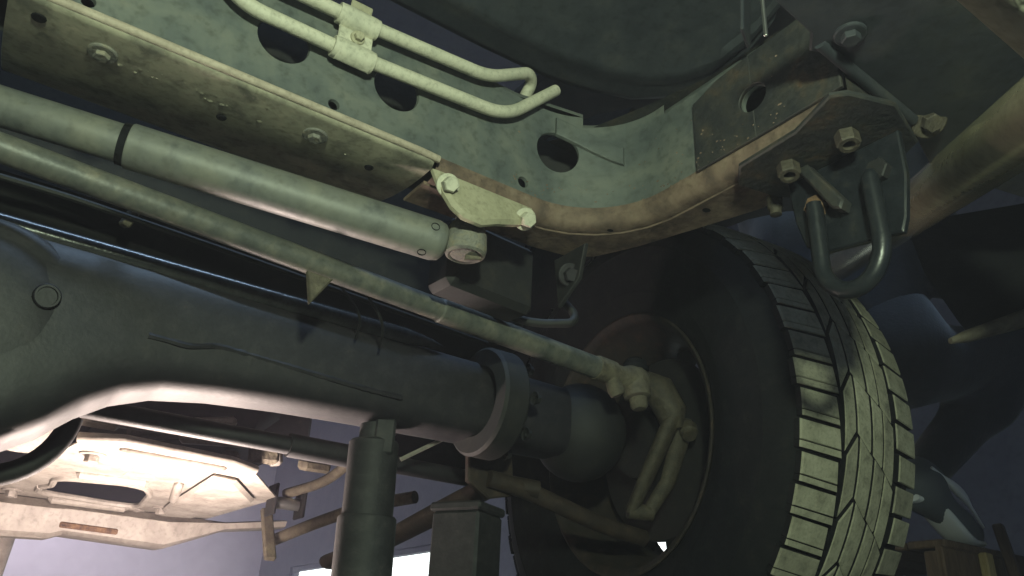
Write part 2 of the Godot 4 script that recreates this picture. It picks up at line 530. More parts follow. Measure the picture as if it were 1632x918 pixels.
	for k in 46:
		var px := rng.randf_range(0.0, 0.12) if k < 26 else rng.randf_range(-0.05, 0.29)
		var pz := rng.randf_range(-0.668, -0.632)
		var r := rng.randf_range(0.002, 0.007)
		var ring := PackedVector3Array()
		var cc := Vector3(px, 0.461 - r * 0.16, pz)
		for j in 9:
			var a := TAU * j / 9
			ring.append(Vector3(px + cos(a) * r * rng.randf_range(0.7, 1.3), 0.4635, pz - sin(a) * r * rng.randf_range(0.6, 1.0)))
		for j in 9: mud.tri(cc, ring[(j + 1) % 9], ring[j])
	var mo := part("dried_mud", mud, M.dusty_flange, o, "", 80.0)
	mo.set_meta("kind", "stuff")

func build_rail() -> void:
	var o := Node3D.new()
	o.name = "frame_rail"
	vehicle.add_child(o)
	o.set_meta("label", "dark rusty frame rail that carries the tow hook")
	var g := G.new()
	# underside at the corner, carried forward under the rail
	var poly := PackedVector2Array()
	for k in 21:
		var q := wp(lerpf(0.322, 0.836, k / 20.0), 0.0, 0.020)
		poly.append(Vector2(q.x, q.z))
	poly.append_array([Vector2(0.634, -0.305), Vector2(0.634, -0.46), Vector2(0.612, -0.54), Vector2(0.592, -0.61), Vector2(0.570, -0.662), Vector2(0.545, -0.682), Vector2(0.50, -0.690), Vector2(0.322, -0.695)])
	g.prism(poly, Transform3D(Basis(Vector3.RIGHT, Vector3.BACK, Vector3.DOWN), Vector3(0, 0.4575, 0)), 0.0045, 0.001)
	part("underside", g, M.rusty_rail, o, "rust coloured underside at the corner of the frame")
	var b := G.new()
	var rows := []
	for p in [[0.4575, 0.0], [0.578, 0.0], [0.590, 0.02], [0.592, 0.075]]:
		var row := PackedVector3Array()
		for q in [[0.636, -0.305], [0.636, -0.45], [0.615, -0.54], [0.594, -0.61], [0.57, -0.664]]:
			row.append(Vector3(q[0] - p[1], p[0], q[1]))
		rows.append(row)
	b.grid(rows)
	b.quad(Vector3(0.555, 0.458, -0.302), Vector3(0.636, 0.458, -0.302), Vector3(0.636, 0.588, -0.302), Vector3(0.555, 0.588, -0.302))
	part("outer_wall", b, M.rail, o)
	# overlapping side plate with the oval hole
	var sp := G.new()
	var keep := func(z0, z1, y0a, y1a) -> void:
		sp.box(Vector3(0.5535, (y0a + y1a) / 2, (z0 + z1) / 2), Vector3(0.004, y1a - y0a, z1 - z0), Basis(), 0.001)
	var hole := Vector2(-0.398, 0.522)
	var poly2 := PackedVector2Array([Vector2(-0.476, 0.474), Vector2(-0.476, 0.560), Vector2(-0.44, 0.572), Vector2(-0.398, 0.576)])
	var half := PackedVector2Array(poly2)
	for k in 13:
		var a := PI / 2 + PI * k / 12.0
		half.append(hole + Vector2(cos(a) * 0.0165, sin(a) * 0.0155))
	half.append(Vector2(-0.398, 0.474))
	var fr := Transform3D(Basis(Vector3(0, 0, 1), Vector3.UP, Vector3.LEFT), Vector3(0.5545, 0, 0))
	sp.prism(half, fr, 0.0045, 0.0008)
	half = PackedVector2Array([Vector2(-0.398, 0.474)])
	for k in 13:
		var a := -PI / 2 + PI * k / 12.0
		half.append(hole + Vector2(cos(a) * 0.0165, sin(a) * 0.0155))
	half.append_array([Vector2(-0.398, 0.576), Vector2(-0.336, 0.580), Vector2(-0.304, 0.545), Vector2(-0.304, 0.476)])
	sp.prism(half, fr, 0.0045, 0.0008)
	part("side_plate", sp, M.rail, o, "dark side plate with an oval hole, rust at its lower edge")
	# raised strip that wraps the corner
	var st := G.new()
	var r2 := []
	for p in [[0.0, 0.552], [-0.004, 0.553], [-0.005, 0.556], [-0.005, 0.574], [-0.004, 0.577], [0.0, 0.578]]:
		var row := PackedVector3Array()
		for i in 19: row.append(wp(lerpf(0.478, 0.563, i / 18.0), p[1] + 0.020 - 0.058 * smoothstep(0.47, 0.61, lerpf(0.478, 0.563, i / 18.0)), p[0]))
		r2.append(row)
	st.grid(r2)
	var l := PackedVector3Array()
	var rr := PackedVector3Array()
	for row in r2:
		l.append(row[0]); rr.append(row[18])
	st.fan(l, false)
	st.fan(rr, true)
	part("stiffening_strip", st, M.frame, o)
	# flat black discs painted as the dark of a slot and small holes
	for q in [[0.456, -0.650, 0.012, 0.006], [0.540, -0.60, 0.004, 0.003], [0.590, -0.50, 0.005, 0.004]]:
		var d := G.new()
		var ring := PackedVector3Array()
		for j in 18:
			var a := TAU * j / 18
			ring.append(Vector3(q[0] + cos(a) * q[2], 0.4527, q[1] + sin(a) * q[3]))
		d.fan(ring)
		part("slot", d, M.rubber, o)
	# dark spring bracket that hangs behind the crossmember
	var k := G.new()
	k.box(Vector3(0.455, 0.425, -0.735), Vector3(0.13, 0.09, 0.05), Basis(Vector3.UP, 0.1), 0.008)
	k.prism(PackedVector2Array([Vector2(-0.70, 0.452), Vector2(-0.64, 0.452), Vector2(-0.652, 0.41), Vector2(-0.69, 0.385)]), Transform3D(Basis(Vector3(0, 0, 1), Vector3.UP, Vector3.LEFT), Vector3(0.542, 0, 0)), 0.006, 0.001)
	part("spring_bracket", k, M.black_steel, o, "dark brown box bracket in the shade below the frame corner")
	var nut := hex_bolt(0.009, 0.009, 0.014)
	put("bolt", nut, M.axle, o, Vector3(0.535, 0.42, -0.668), facing(Vector3(-0.3, -0.5, 1)))

func build_flakes() -> void:
	var rng := RandomNumberGenerator.new()
	rng.seed = 404
	var g := G.new()
	for k in 90:
		var sl := rng.randf_range(0.42, 0.78)
		var y := rng.randf_range(0.476, 0.50) if k % 3 else rng.randf_range(0.48, 0.56)
		var r := rng.randf_range(0.0006, 0.0022)
		if Vector2(sl, y).distance_to(Vector2(0.481, 0.549)) < 0.034 or Vector2(sl, y).distance_to(Vector2(0.744, 0.522)) < 0.024: continue
		var c := wp(sl, y, -0.0012 if sl < 0.662 else -0.0062)
		var n: Vector2 = web_path(sl)[1]
		var ux := Vector3(n.y, 0, -n.x)
		var ring := PackedVector3Array()
		for j in 7:
			var a := TAU * j / 7
			var q := r * rng.randf_range(0.6, 1.4)
			ring.append(c + ux * cos(a) * q * 1.4 + Vector3.UP * sin(a) * q - Vector3(n.x, 0, n.y) * 0.002)
		for j in 7: g.tri(c, ring[j], ring[(j + 1) % 7])
	var o := part("rust_flakes", g, M.rusty_rail, vehicle.get_node("frame_rail"), "", 80.0)
	o.set_meta("kind", "stuff")

func build_tow_hook() -> void:
	var o := Node3D.new()
	o.name = "tow_hook"
	vehicle.add_child(o)
	o.set_meta("label", "black steel tow hook with a round rod loop")
	var fx := Transform3D(Basis(Vector3(0, 0, 1), Vector3.UP, Vector3.LEFT), Vector3(0.614, 0, 0))
	var g := G.new()
	g.prism(PackedVector2Array([Vector2(-0.408, 0.4465), Vector2(-0.290, 0.4465), Vector2(-0.290, 0.40), Vector2(-0.297, 0.360), Vector2(-0.302, 0.347), Vector2(-0.384, 0.358), Vector2(-0.396, 0.37), Vector2(-0.404, 0.40)]), fx, 0.008, 0.0015)
	part("hook_plate", g, M.hook_paint, o)
	var bp := G.new()
	bp.prism(PackedVector2Array([Vector2(0.5455, -0.418), Vector2(0.541, -0.35), Vector2(0.521, -0.300), Vector2(0.53, -0.288), Vector2(0.575, -0.272), Vector2(0.64, -0.29), Vector2(0.655, -0.32), Vector2(0.65, -0.41), Vector2(0.62, -0.43), Vector2(0.57, -0.44)]), Transform3D(Basis(Vector3.RIGHT, Vector3.BACK, Vector3.DOWN), Vector3(0, 0.4525, 0)), 0.006, 0.0015)
	part("mounting_plate", bp, M.rail, o, "brown mounting plate bolted under the rail")
	var rib := G.new()
	rib.prism(PackedVector2Array([Vector2(-0.386, 0.4465), Vector2(-0.374, 0.4465), Vector2(-0.342, 0.392), Vector2(-0.346, 0.384), Vector2(-0.354, 0.388)]), Transform3D(fx.basis, Vector3(0.6055, 0, 0)), 0.016, 0.002)
	part("rib", rib, M.rail, o)
	var u := G.new()
	var pts := [Vector3(0.598, 0.405, -0.376), Vector3(0.598, 0.35, -0.377)]
	for k in range(1, 16):
		var a := PI + PI * k / 16.0
		pts.append(Vector3(0.597, 0.342 + sin(a) * 0.036, -0.347 + cos(a) * 0.030))
	pts.append_array([Vector3(0.597, 0.345, -0.3165), Vector3(0.597, 0.405, -0.3175), Vector3(0.598, 0.412, -0.3175)])
	var rad := []
	for i in pts.size(): rad.append(0.0080)
	rad[pts.size() - 1] = 0.005
	u.tube(pts, rad, 18)
	part("hook_loop", u, M.hook_paint, o, "round rod bent into a U loop")
	var ho := hex_bolt(0.0108, 0.015, 0.0, true)
	var plainb := hex_bolt(0.0115, 0.009, 0.0)
	put("bolt", ho, M.tan_bolt, o, Vector3(0.577, 0.4465, -0.322), facing(Vector3(-0.1, -1, 0.15)))
	put("bolt", ho, M.tan_bolt, o, Vector3(0.578, 0.4465, -0.386), facing(Vector3(-0.15, -1, 0.15)))
	put("bolt", plainb, M.black_steel, o, Vector3(0.606, 0.412, -0.312), facing(Vector3(-1, 0, 0)))
	put("bolt", plainb, M.rust, o, Vector3(0.606, 0.405, -0.377), facing(Vector3(-1, 0, 0)))
	var stud := G.new()
	stud.lathe(Vector3(0.622, 0.452, -0.436), Vector3(0, -1, 0), [[0.0, 0.008], [0.014, 0.008], [0.016, 0.0062], [0.022, 0.006], [0.023, 0.0001]], 14)
	part("stud", stud, M.tan_bolt, o)

func build_pipes() -> void:
	var p1 := [Vector3(0.05, 0.62, -0.624), Vector3(0.19, 0.566, -0.616), Vector3(0.373, 0.592, -0.612), Vector3(0.425, 0.636, -0.618), Vector3(0.438, 0.628, -0.645), Vector3(0.438, 0.60, -0.67)]
	# straight runs parallel to the crossmember
	p1 = [Vector3(-0.10, 0.575, -0.61), Vector3(0.10, 0.580, -0.61), Vector3(0.21, 0.584, -0.612), Vector3(0.370, 0.596, -0.613), Vector3(0.432, 0.640, -0.622), Vector3(0.446, 0.640, -0.634), Vector3(0.444, 0.618, -0.654)]
	var p2 := [Vector3(0.035, 0.63, -0.615), Vector3(0.09, 0.540, -0.612), Vector3(0.21, 0.541, -0.613), Vector3(0.397, 0.555, -0.614), Vector3(0.470, 0.630, -0.618)]
	var g := G.new()
	g.tube(smooth_path(p1, 8, 0.022), 0.0073, 14)
	part("hydraulic_pipe", g, M.dusty_pipe, vehicle, "upper dusty pipe, its bent end turned back at the tip")
	g = G.new()
	g.tube(smooth_path(p2, 8, 0.03), 0.0073, 14)
	part("hydraulic_pipe", g, M.dusty_pipe, vehicle, "lower dusty pipe, bent up at both ends")
	var c := Node3D.new()
	c.name = "pipe_clamp"
	vehicle.add_child(c)
	c.set_meta("label", "pale clamp that holds both pipes to the crossmember")
	var k := G.new()
	var prof := []
	for j in 13:
		var a := -PI / 2 + PI * j / 12.0
		prof.append(Vector2(cos(a) * 0.0125, 0.541 + sin(a) * 0.0125))
	prof.append(Vector2(0.002, 0.556)); prof.append(Vector2(0.002, 0.569))
	for j in 13:
		var a := -PI / 2 + PI * j / 12.0
		prof.append(Vector2(cos(a) * 0.0125, 0.584 + sin(a) * 0.0125))
	var rows := []
	for x in [[0.193, -0.004], [0.194, 0.0], [0.229, 0.0], [0.23, -0.004]]:
		var row := PackedVector3Array()
		for q in prof: row.append(Vector3(x[0], q.y, -0.6145 + q.x + x[1] * 0.5))
		rows.append(row)
	k.grid(rows)
	part("strap", k, M.dusty_pipe, c)
	for y in [0.541, 0.584]:
		var cu := G.new()
		cu.lathe(Vector3(0.190, y, -0.613), Vector3.RIGHT, [[-0.001, 0.0073], [-0.001, 0.0105], [0.0, 0.0112], [0.042, 0.0112], [0.043, 0.0105], [0.043, 0.0073]], 20)
		part("cushion", cu, M.dusty_pipe, c)
	var tab := G.new()
	tab.box(Vector3(0.2165, 0.607, -0.626), Vector3(0.024, 0.026, 0.003), Basis(Vector3.RIGHT, 0.15), 0.001)
	part("tab", tab, M.bracket, c)
	put("screw", hex_bolt(0.0052, 0.005, 0.0075), M.bracket, c, Vector3(0.2125, 0.5625, -0.6125), facing(Vector3(0, -0.15, 1)))

func build_steering() -> void:
	# damper: thin body on the left slides into the wide sleeve
	var d := Node3D.new()
	d.name = "steering_damper"
	vehicle.add_child(d)
	d.set_meta("label", "long dusty telescopic steering damper below the crossmember")
	var L := Vector3(0.051, 0.426, -0.732)
	var R := Vector3(0.361, 0.400, -0.663)
	var ax := (R - L).normalized()
	var g := G.new()
	var n := (R - L).length()
	g.lathe(L, ax, [[0.004, 0.0185], [0.0, 0.0190], [0.0, 0.0214], [0.0012, 0.0222], [n - 0.012, 0.0222], [n - 0.004, 0.0200], [n, 0.015], [n, 0.0001]], 36)
	part("dust_sleeve", g, M.damper, d)
	g = G.new()
	g.lathe(L - ax * 0.45, ax, [[0.0, 0.0001], [0.0, 0.0188], [0.456, 0.0188]], 32)
	part("damper_body", g, M.damper, d)
	var ring := G.new()
	ring.lathe(L - ax * 0.001, ax, [[-0.006, 0.0189], [-0.006, 0.0205], [0.0005, 0.0207], [0.0005, 0.0189]], 32)
	part("wiper_ring", ring, M.rubber, d)
	var hole := hex_bolt(0.0001, 0.0001, 0.0)
	for q in [[0.018, Vector3(-0.1, 0.15, 1)], [0.024, Vector3(0, -1, 0.25)]]:
		var h := G.new()
		var nn: Vector3 = (q[1] - ax * ax.dot(q[1])).normalized()
		h.lathe(R - ax * q[0] + nn * 0.0195, nn, [[0.0, 0.0048], [0.0029, 0.0048], [0.0029, 0.004], [0.001, 0.0036], [0.001, 0.0001]], 16)
		part("painted_drain_hole", h, M.rubber, d)  # black collar, its colour stands for the dark of a hole
	g = G.new()
	var e := Vector3(0.380, 0.409, -0.651)
	g.lathe(e + Vector3(0, 0.022, 0), Vector3.DOWN, [[-0.004, 0.0001], [-0.004, 0.013], [0.008, 0.014], [0.009, 0.0185], [0.013, 0.0205], [0.018, 0.0195], [0.021, 0.0220], [0.037, 0.0230], [0.043, 0.0215], [0.045, 0.0185], [0.0435, 0.0158], [0.045, 0.013], [0.0455, 0.0001]], 28)
	part("eye_bushing", g, M.bushing, d, "worn rubber bushing with a tan end face")
	g = G.new()
	g.prism(PackedVector2Array([Vector2(0.0, -0.006), Vector2(0.018, -0.001), Vector2(0.018, 0.001), Vector2(0.0, 0.006)]), Transform3D(Basis(Vector3(0.95, -0.1, 0.3).normalized(), Vector3(0.1, 0.99, 0), Vector3(-0.3, 0, 0.95)).orthonormalized(), Vector3(0.379, 0.386, -0.650)), 0.004, 0.0008)
	part("cotter_tab", g, M.dusty_cast, d)
	# bracket between bushing and crossmember
	var b := Node3D.new()
	b.name = "damper_bracket"
	vehicle.add_child(b)
	b.set_meta("label", "tan pressed bracket bolted under the crossmember")
	g = G.new()
	g.prism(PackedVector2Array([Vector2(0.318, 0.4555), Vector2(0.324, 0.436), Vector2(0.338, 0.412), Vector2(0.352, 0.402), Vector2(0.374, 0.401), Vector2(0.394, 0.411), Vector2(0.418, 0.420), Vector2(0.436, 0.428), Vector2(0.448, 0.444), Vector2(0.446, 0.4555)]), Transform3D(Basis(), Vector3(0, 0.452, -0.632)) * Transform3D(Basis.from_euler(Vector3(-0.25, 0, 0)), Vector3.ZERO) * Transform3D(Basis(), Vector3(0, -0.452, 0)), 0.012, 0.004)
	part("bracket_plate", g, M.bracket, b)
	var bt := hex_bolt(0.0085, 0.012, 0.0125)
	put("bolt", bt, M.dusty_pipe, b, Vector3(0.334, 0.440, -0.619), facing(Vector3(-0.15, -0.45, 1)))
	put("bolt", bt, M.dusty_pipe, b, Vector3(0.432, 0.436, -0.618), facing(Vector3(-0.15, -0.6, 1)))
	# drag link with its clamp sleeve and ball joint
	var k := Node3D.new()
	k.name = "drag_link"
	vehicle.add_child(k)
	k.set_meta("label", "long steering rod running to the wheel, tan ball joint at its end")
	var a0 := Vector3(-0.045, 0.389, -0.745)
	var a1 := Vector3(0.765, 0.372, -0.803)
	var dd := (a1 - a0).normalized()
	g = G.new()
	g.lathe(a0 - dd * 0.5, dd, [[0.0, 0.0001], [0.0, 0.0135], [0.97, 0.0135], [0.972, 0.0155], [1.24, 0.0155], [1.244, 0.0125], [1.262, 0.0125]], 28)
	part("rod", g, M.rod, k)
	g = G.new()
	g.lathe(a1 - dd * 0.075, dd, [[-0.004, 0.011], [-0.004, 0.0168], [0.0, 0.0178], [0.03, 0.0175], [0.032, 0.015], [0.05, 0.0155], [0.062, 0.021], [0.074, 0.024], [0.088, 0.021], [0.097, 0.012], [0.099, 0.0001]], 24)
	part("joint_socket", g, M.dusty_cast, k, "tan ball joint socket at the end of the rod")
	g = G.new()
	g.lathe(a1 + Vector3(-0.002, 0.0, 0.004), Vector3(0.05, -1, 0.15), [[-0.01, 0.018], [0.016, 0.0205], [0.026, 0.019], [0.028, 0.013], [0.040, 0.0125], [0.044, 0.009], [0.0445, 0.0001]], 20)
	part("ball_stud", g, M.dusty_cast, k)
	g = G.new()
	g.lathe(a1 - dd * 0.045 + Vector3(0, -0.022, 0.006), Vector3(0.35, -0.85, 0.1), [[-0.014, 0.010], [0.004, 0.012], [0.012, 0.010], [0.014, 0.0001]], 14)
	part("clamp_bolt", g, M.dusty_cast, k)
	g = G.new()
	g.lathe(a1 + Vector3(0.004, 0.012, 0.0), Vector3(0.05, 1, -0.1), [[0.0, 0.015], [0.004, 0.019], [0.010, 0.0195], [0.014, 0.0165], [0.017, 0.0175], [0.022, 0.013], [0.0225, 0.0001]], 20)
	part("rubber_boot", g, M.rubber, k)
	put("castle_nut", hex_bolt(0.0095, 0.012, 0.0, true), M.dusty_cast, k, a1 + Vector3(0.0, -0.026, 0.008), facing(Vector3(0.05, -1, 0.15)))
	g = G.new()
	var tf := Transform3D(Basis(dd, Vector3.UP, dd.cross(Vector3.UP)).orthonormalized(), Vector3(0.262, 0.368, -0.766))
	g.prism(PackedVector2Array([Vector2(-0.012, 0.0), Vector2(0.018, 0.0), Vector2(0.004, -0.024), Vector2(-0.003, -0.036)]), tf, 0.009, 0.002)
	part("clamp_tab", g, M.dusty_cast, k)
	# thin lines and clips in the gap above the axle
	for q in [[[Vector3(-0.3, 0.415, -0.862), Vector3(0.02, 0.418, -0.858), Vector3(0.20, 0.412, -0.862), Vector3(0.42, 0.402, -0.868), Vector3(0.56, 0.40, -0.88)], 0.0035], [[Vector3(0.31, 0.40, -0.80), Vector3(0.335, 0.385, -0.80), Vector3(0.375, 0.36, -0.82), Vector3(0.39, 0.345, -0.86)], 0.0018], [[Vector3(0.30, 0.395, -0.81), Vector3(0.35, 0.365, -0.83), Vector3(0.36, 0.352, -0.87)], 0.0016]]:
		g = G.new()
		g.tube(smooth_path(q[0], 6, 0.03), q[1], 8)
		part("brake_line", g, M.black_steel, vehicle)
	g = G.new()
	g.box(Vector3(0.083, 0.425, -0.868), Vector3(0.010, 0.034, 0.014), Basis.from_euler(Vector3(0.2, 0.3, -0.25)), 0.002)
	part("line_clip", g, M.dusty_cast, vehicle)
	# hose loop by the spring
	g = G.new()
	g.tube(smooth_path([Vector3(0.49, 0.40, -0.78), Vector3(0.545, 0.386, -0.752), Vector3(0.585, 0.388, -0.722), Vector3(0.592, 0.402, -0.725), Vector3(0.575, 0.425, -0.735)], 8, 0.02), 0.0055, 10)
	part("breather_hose", g, M.black_steel, vehicle)

func build_axle() -> void:
	var o := Node3D.new()
	o.name = "front_axle"
	vehicle.add_child(o)
	o.set_meta("label", "black solid front axle housing with a round differential bulge")
	var g := G.new()
	var st := [[-0.62, 0.384, 0.272, 0.050, 0.045], [-0.34, 0.385, 0.26, 0.056, 0.05], [-0.22, 0.386, 0.215, 0.066, 0.06], [-0.12, 0.387, 0.168, 0.072, 0.075], [-0.04, 0.387, 0.150, 0.075, 0.08], [0.02, 0.387, 0.160, 0.074, 0.078], [0.06, 0.387, 0.186, 0.071, 0.07], [0.09, 0.386, 0.214, 0.068, 0.062], [0.12, 0.386, 0.234, 0.065, 0.055], [0.16, 0.385, 0.249, 0.061, 0.05], [0.22, 0.384, 0.258, 0.057, 0.046], [0.30, 0.384, 0.264, 0.055, 0.044], [0.40, 0.383, 0.268, 0.053, 0.043], [0.56, 0.382, 0.272, 0.051, 0.043], [0.72, 0.380, 0.276, 0.048, 0.043]]
	var rows := []
	var cv := []
	for i in st.size() - 1:
		for k in 4:
			var u := k / 4.0
			u = u * u * (3 - 2 * u) * 0.35 + u * 0.65
			var q := []
			for m in 5: q.append(lerpf(st[i][m], st[i + 1][m], u))
			cv.append(q)
	cv.append(st[-1])
	for q in cv:
		var row := PackedVector3Array()
		var yc: float = (q[1] + q[2]) / 2
		var ry: float = (q[1] - q[2]) / 2
		for j in 56:
			var a := TAU * j / 56
			var cz := cos(a)
			var sy := sin(a)
			# slightly squared section, front depth q[3], rear depth q[4]
			var zz: float = signf(cz) * pow(absf(cz), 0.55) * (q[3] if cz > 0 else q[4])
			row.append(Vector3(q[0], yc + signf(sy) * pow(absf(sy), 0.6) * ry, -0.937 + zz))
		rows.append(row)
	g.grid(rows, true, true)
	g.fan(rows[-1], true)
	part("axle_tube", g, M.axle, o, "", 60.0)
	g = G.new()
	g.lathe(Vector3(-0.030, 0.266, -0.8795), Vector3(0.05, -0.08, 1), [[-0.020, 0.118], [-0.004, 0.114], [0.004, 0.108], [0.0075, 0.100], [0.0075, 0.094], [0.011, 0.086], [0.016, 0.074], [0.0195, 0.055], [0.021, 0.03], [0.0215, 0.0001]], 64)
	part("differential_cover", g, M.axle, o, "round dished differential cover")
	g = G.new()
	g.lathe(Vector3(0.028, 0.307, -0.864), Vector3(0.12, -0.1, 1), [[-0.01, 0.013], [0.006, 0.013], [0.008, 0.0115], [0.008, 0.0095], [0.0055, 0.009], [0.0055, 0.0001]], 24)
	part("filler_plug", g, M.axle, o)
	# folded ridge along the upper front of the housing
	g = G.new()
	g.lathe(Vector3(-0.62, 0.3835, -0.893), Vector3.RIGHT, [[0.0, 0.0001], [0.0, 0.0110], [1.06, 0.0110], [1.10, 0.006], [1.12, 0.0001]], 16)
	part("ridge", g, M.gloss_black, o, "rounded ridge with a pale highlight along the top of the axle")
	# weld bead along the housing
	g = G.new()
	var rng := RandomNumberGenerator.new()
	rng.seed = 11
	var wpth := []
	var wr := []
	for i in 60:
		var u := i / 59.0
		var x := lerpf(0.13, 0.44, u)
		var bump := 0.010 * smoothstep(0.12, 0.26, u) * (1.0 - 0.6 * smoothstep(0.28, 0.9, u))
		wpth.append(Vector3(x, 0.296 + bump - 0.004 * u, -0.937 + lerpf(0.0640, 0.0535, smoothstep(0.0, 0.4, u))))
		wr.append(0.0030 + rng.randf() * 0.001)
	g.tube(wpth, wr, 6)
	part("weld_bead", g, M.axle, o)
	# hoop under the differential
	g = G.new()
	var hp := []
	for i in 25:
		var a := PI * (0.98 + 1.0 * i / 24.0)
		hp.append(Vector3(0.020 + cos(a) * 0.075, 0.235 + sin(a) * 0.082, -1.02))
	g.tube(hp, 0.012, 12, true, 1.0)
	part("drip_hoop", g, M.black_steel, o)
	# closed knuckle ball and the bracket beside it
	g = G.new()
	var prof := []
	for i in 15:
		var a := -PI / 2 + PI * i / 14.0
		prof.append([sin(a) * 0.070, maxf(cos(a) * 0.076, 0.0001)])
	g.lathe(Vector3(0.775, 0.325, -0.937), Vector3.RIGHT, prof, 32)
	part("knuckle_ball", g, M.black_steel, o, "round knuckle casing at the axle end")
	g = G.new()
	g.lathe(Vector3(0.56, 0.322, -0.90), Vector3.RIGHT, [[0.0, 0.05], [0.0, 0.072], [0.004, 0.076], [0.036, 0.076], [0.04, 0.072], [0.04, 0.05]], 36)
	var kb := hex_bolt(0.0065, 0.006, 0.009)
	for q in 8:
		var a := TAU * q / 8.0
		put("bolt", kb, M.black_steel, o, Vector3(0.612, 0.322 + sin(a) * 0.064, -0.90 + cos(a) * 0.064), facing(Vector3.RIGHT))
	part("axle_collar", g, M.black_steel, o, "wide dark collar round the axle tube")
	# tie rod behind the axle
	var t := Node3D.new()
	t.name = "tie_rod"
	vehicle.add_child(t)
	t.set_meta("label", "thin steering tie rod behind the axle, lit along its lower edge")
	g = G.new()
	g.lathe(Vector3(-0.3, 0.251, -1.05), Vector3(1, 0.0, 0.0), [[0.0, 0.0001], [0.0, 0.0125], [1.0, 0.0125], [1.0, 0.0001]], 20)
	part("rod", g, M.axle, t)
	g = G.new()
	g.lathe(Vector3(0.36, 0.251, -1.05), Vector3.RIGHT, [[0.0, 0.012], [0.0, 0.016], [0.15, 0.016], [0.15, 0.012]], 20)
	part("adjuster_sleeve", g, M.axle, t)
	# radius arms
	g = G.new()
	g.tube([Vector3(0.70, 0.225, -0.94), Vector3(0.645, 0.232, -0.965), Vector3(0.64, 0.205, -1.12), Vector3(0.642, 0.178, -1.30), Vector3(0.65, 0.16, -1.55)], [0.02, 0.021, 0.021, 0.020, 0.02], 14, true, 0.7)
	part("radius_arm", g, M.link_arm, vehicle, "brown link arm slanting back from the axle")
	g = G.new()
	g.tube(smooth_path([Vector3(0.62, 0.232, -0.95), Vector3(0.68, 0.225, -0.945), Vector3(0.82, 0.190, -0.935), Vector3(0.90, 0.18, -0.93)], 8, 0.05), 0.013, 12)
	part("steering_link", g, M.link_arm, vehicle, "thin brown link between axle bracket and wheel hub")
	g = G.new()
	g.prism(PackedVector2Array([Vector2(0.585, 0.30), Vector2(0.66, 0.30), Vector2(0.668, 0.215), Vector2(0.625, 0.205), Vector2(0.59, 0.225)]), Transform3D(Basis(), Vector3(0, 0, -0.965)), 0.012, 0.002)
	part("link_bracket", g, M.link_arm, vehicle)
	g = G.new()
	g.tube([Vector3(0.56, 0.285, -0.955), Vector3(0.50, 0.245, -0.99)], 0.003, 6)
	part("brake_cable", g, M.alloy_dull, vehicle)

const WC := Vector3(0.864, 0.328, -0.937)
var wax := Vector3(0.9963, 0.0164, 0.0840)
var wu: Vector3
var wv: Vector3

func wpos(t: float, r: float, a: float) -> Vector3:
	return WC + wax * t + (wu * sin(a) + wv * cos(a)) * r   # a = 0 faces forward, a = 90 degrees up

func tread_r(u: float) -> float:
	var k := absf(u - 0.1025) / 0.1025
	return 0.3755 - 0.0085 * pow(k, 4.0)

func tread_block(gs: Array, c: Array, h: float, nseg := 4) -> void:   # corners (u, s) : a0 a1 at the lower end, b0 b1 at the upper end
	var ctr := Vector2.ZERO
	for p in c: ctr += p * 0.25
	var lev := []
	for lay in [[1.0, h], [1.0, 0.0015], [0.93, 0.0]]:
		var row := []
		for i in nseg + 1:
			var f := float(i) / nseg
			var line := []
			for q in [(c[0] as Vector2).lerp(c[2], f), (c[1] as Vector2).lerp(c[3], f)]:
				var w: Vector2 = ctr + (q - ctr) * lay[0]
				line.append(wpos(w.x, tread_r(w.x) - lay[1], w.y / 0.3755))
			row.append(line)
		lev.append(row)
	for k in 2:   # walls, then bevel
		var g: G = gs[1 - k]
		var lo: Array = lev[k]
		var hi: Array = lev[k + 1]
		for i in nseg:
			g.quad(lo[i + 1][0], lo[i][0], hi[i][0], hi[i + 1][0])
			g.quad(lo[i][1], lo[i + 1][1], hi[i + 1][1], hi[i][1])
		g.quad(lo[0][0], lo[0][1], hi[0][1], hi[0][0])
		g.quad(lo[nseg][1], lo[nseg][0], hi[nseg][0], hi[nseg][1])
	var top: Array = lev[2]
	var g: G = gs[0]
	for i in nseg:
		g.quad(top[i][0], top[i][1], top[i + 1][1], top[i + 1][0])

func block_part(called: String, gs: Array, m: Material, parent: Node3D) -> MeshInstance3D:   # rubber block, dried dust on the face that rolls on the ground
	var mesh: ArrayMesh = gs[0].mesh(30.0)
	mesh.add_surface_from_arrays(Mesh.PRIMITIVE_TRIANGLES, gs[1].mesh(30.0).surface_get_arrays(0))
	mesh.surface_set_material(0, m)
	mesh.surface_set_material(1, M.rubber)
	return part(called, mesh, null, parent)

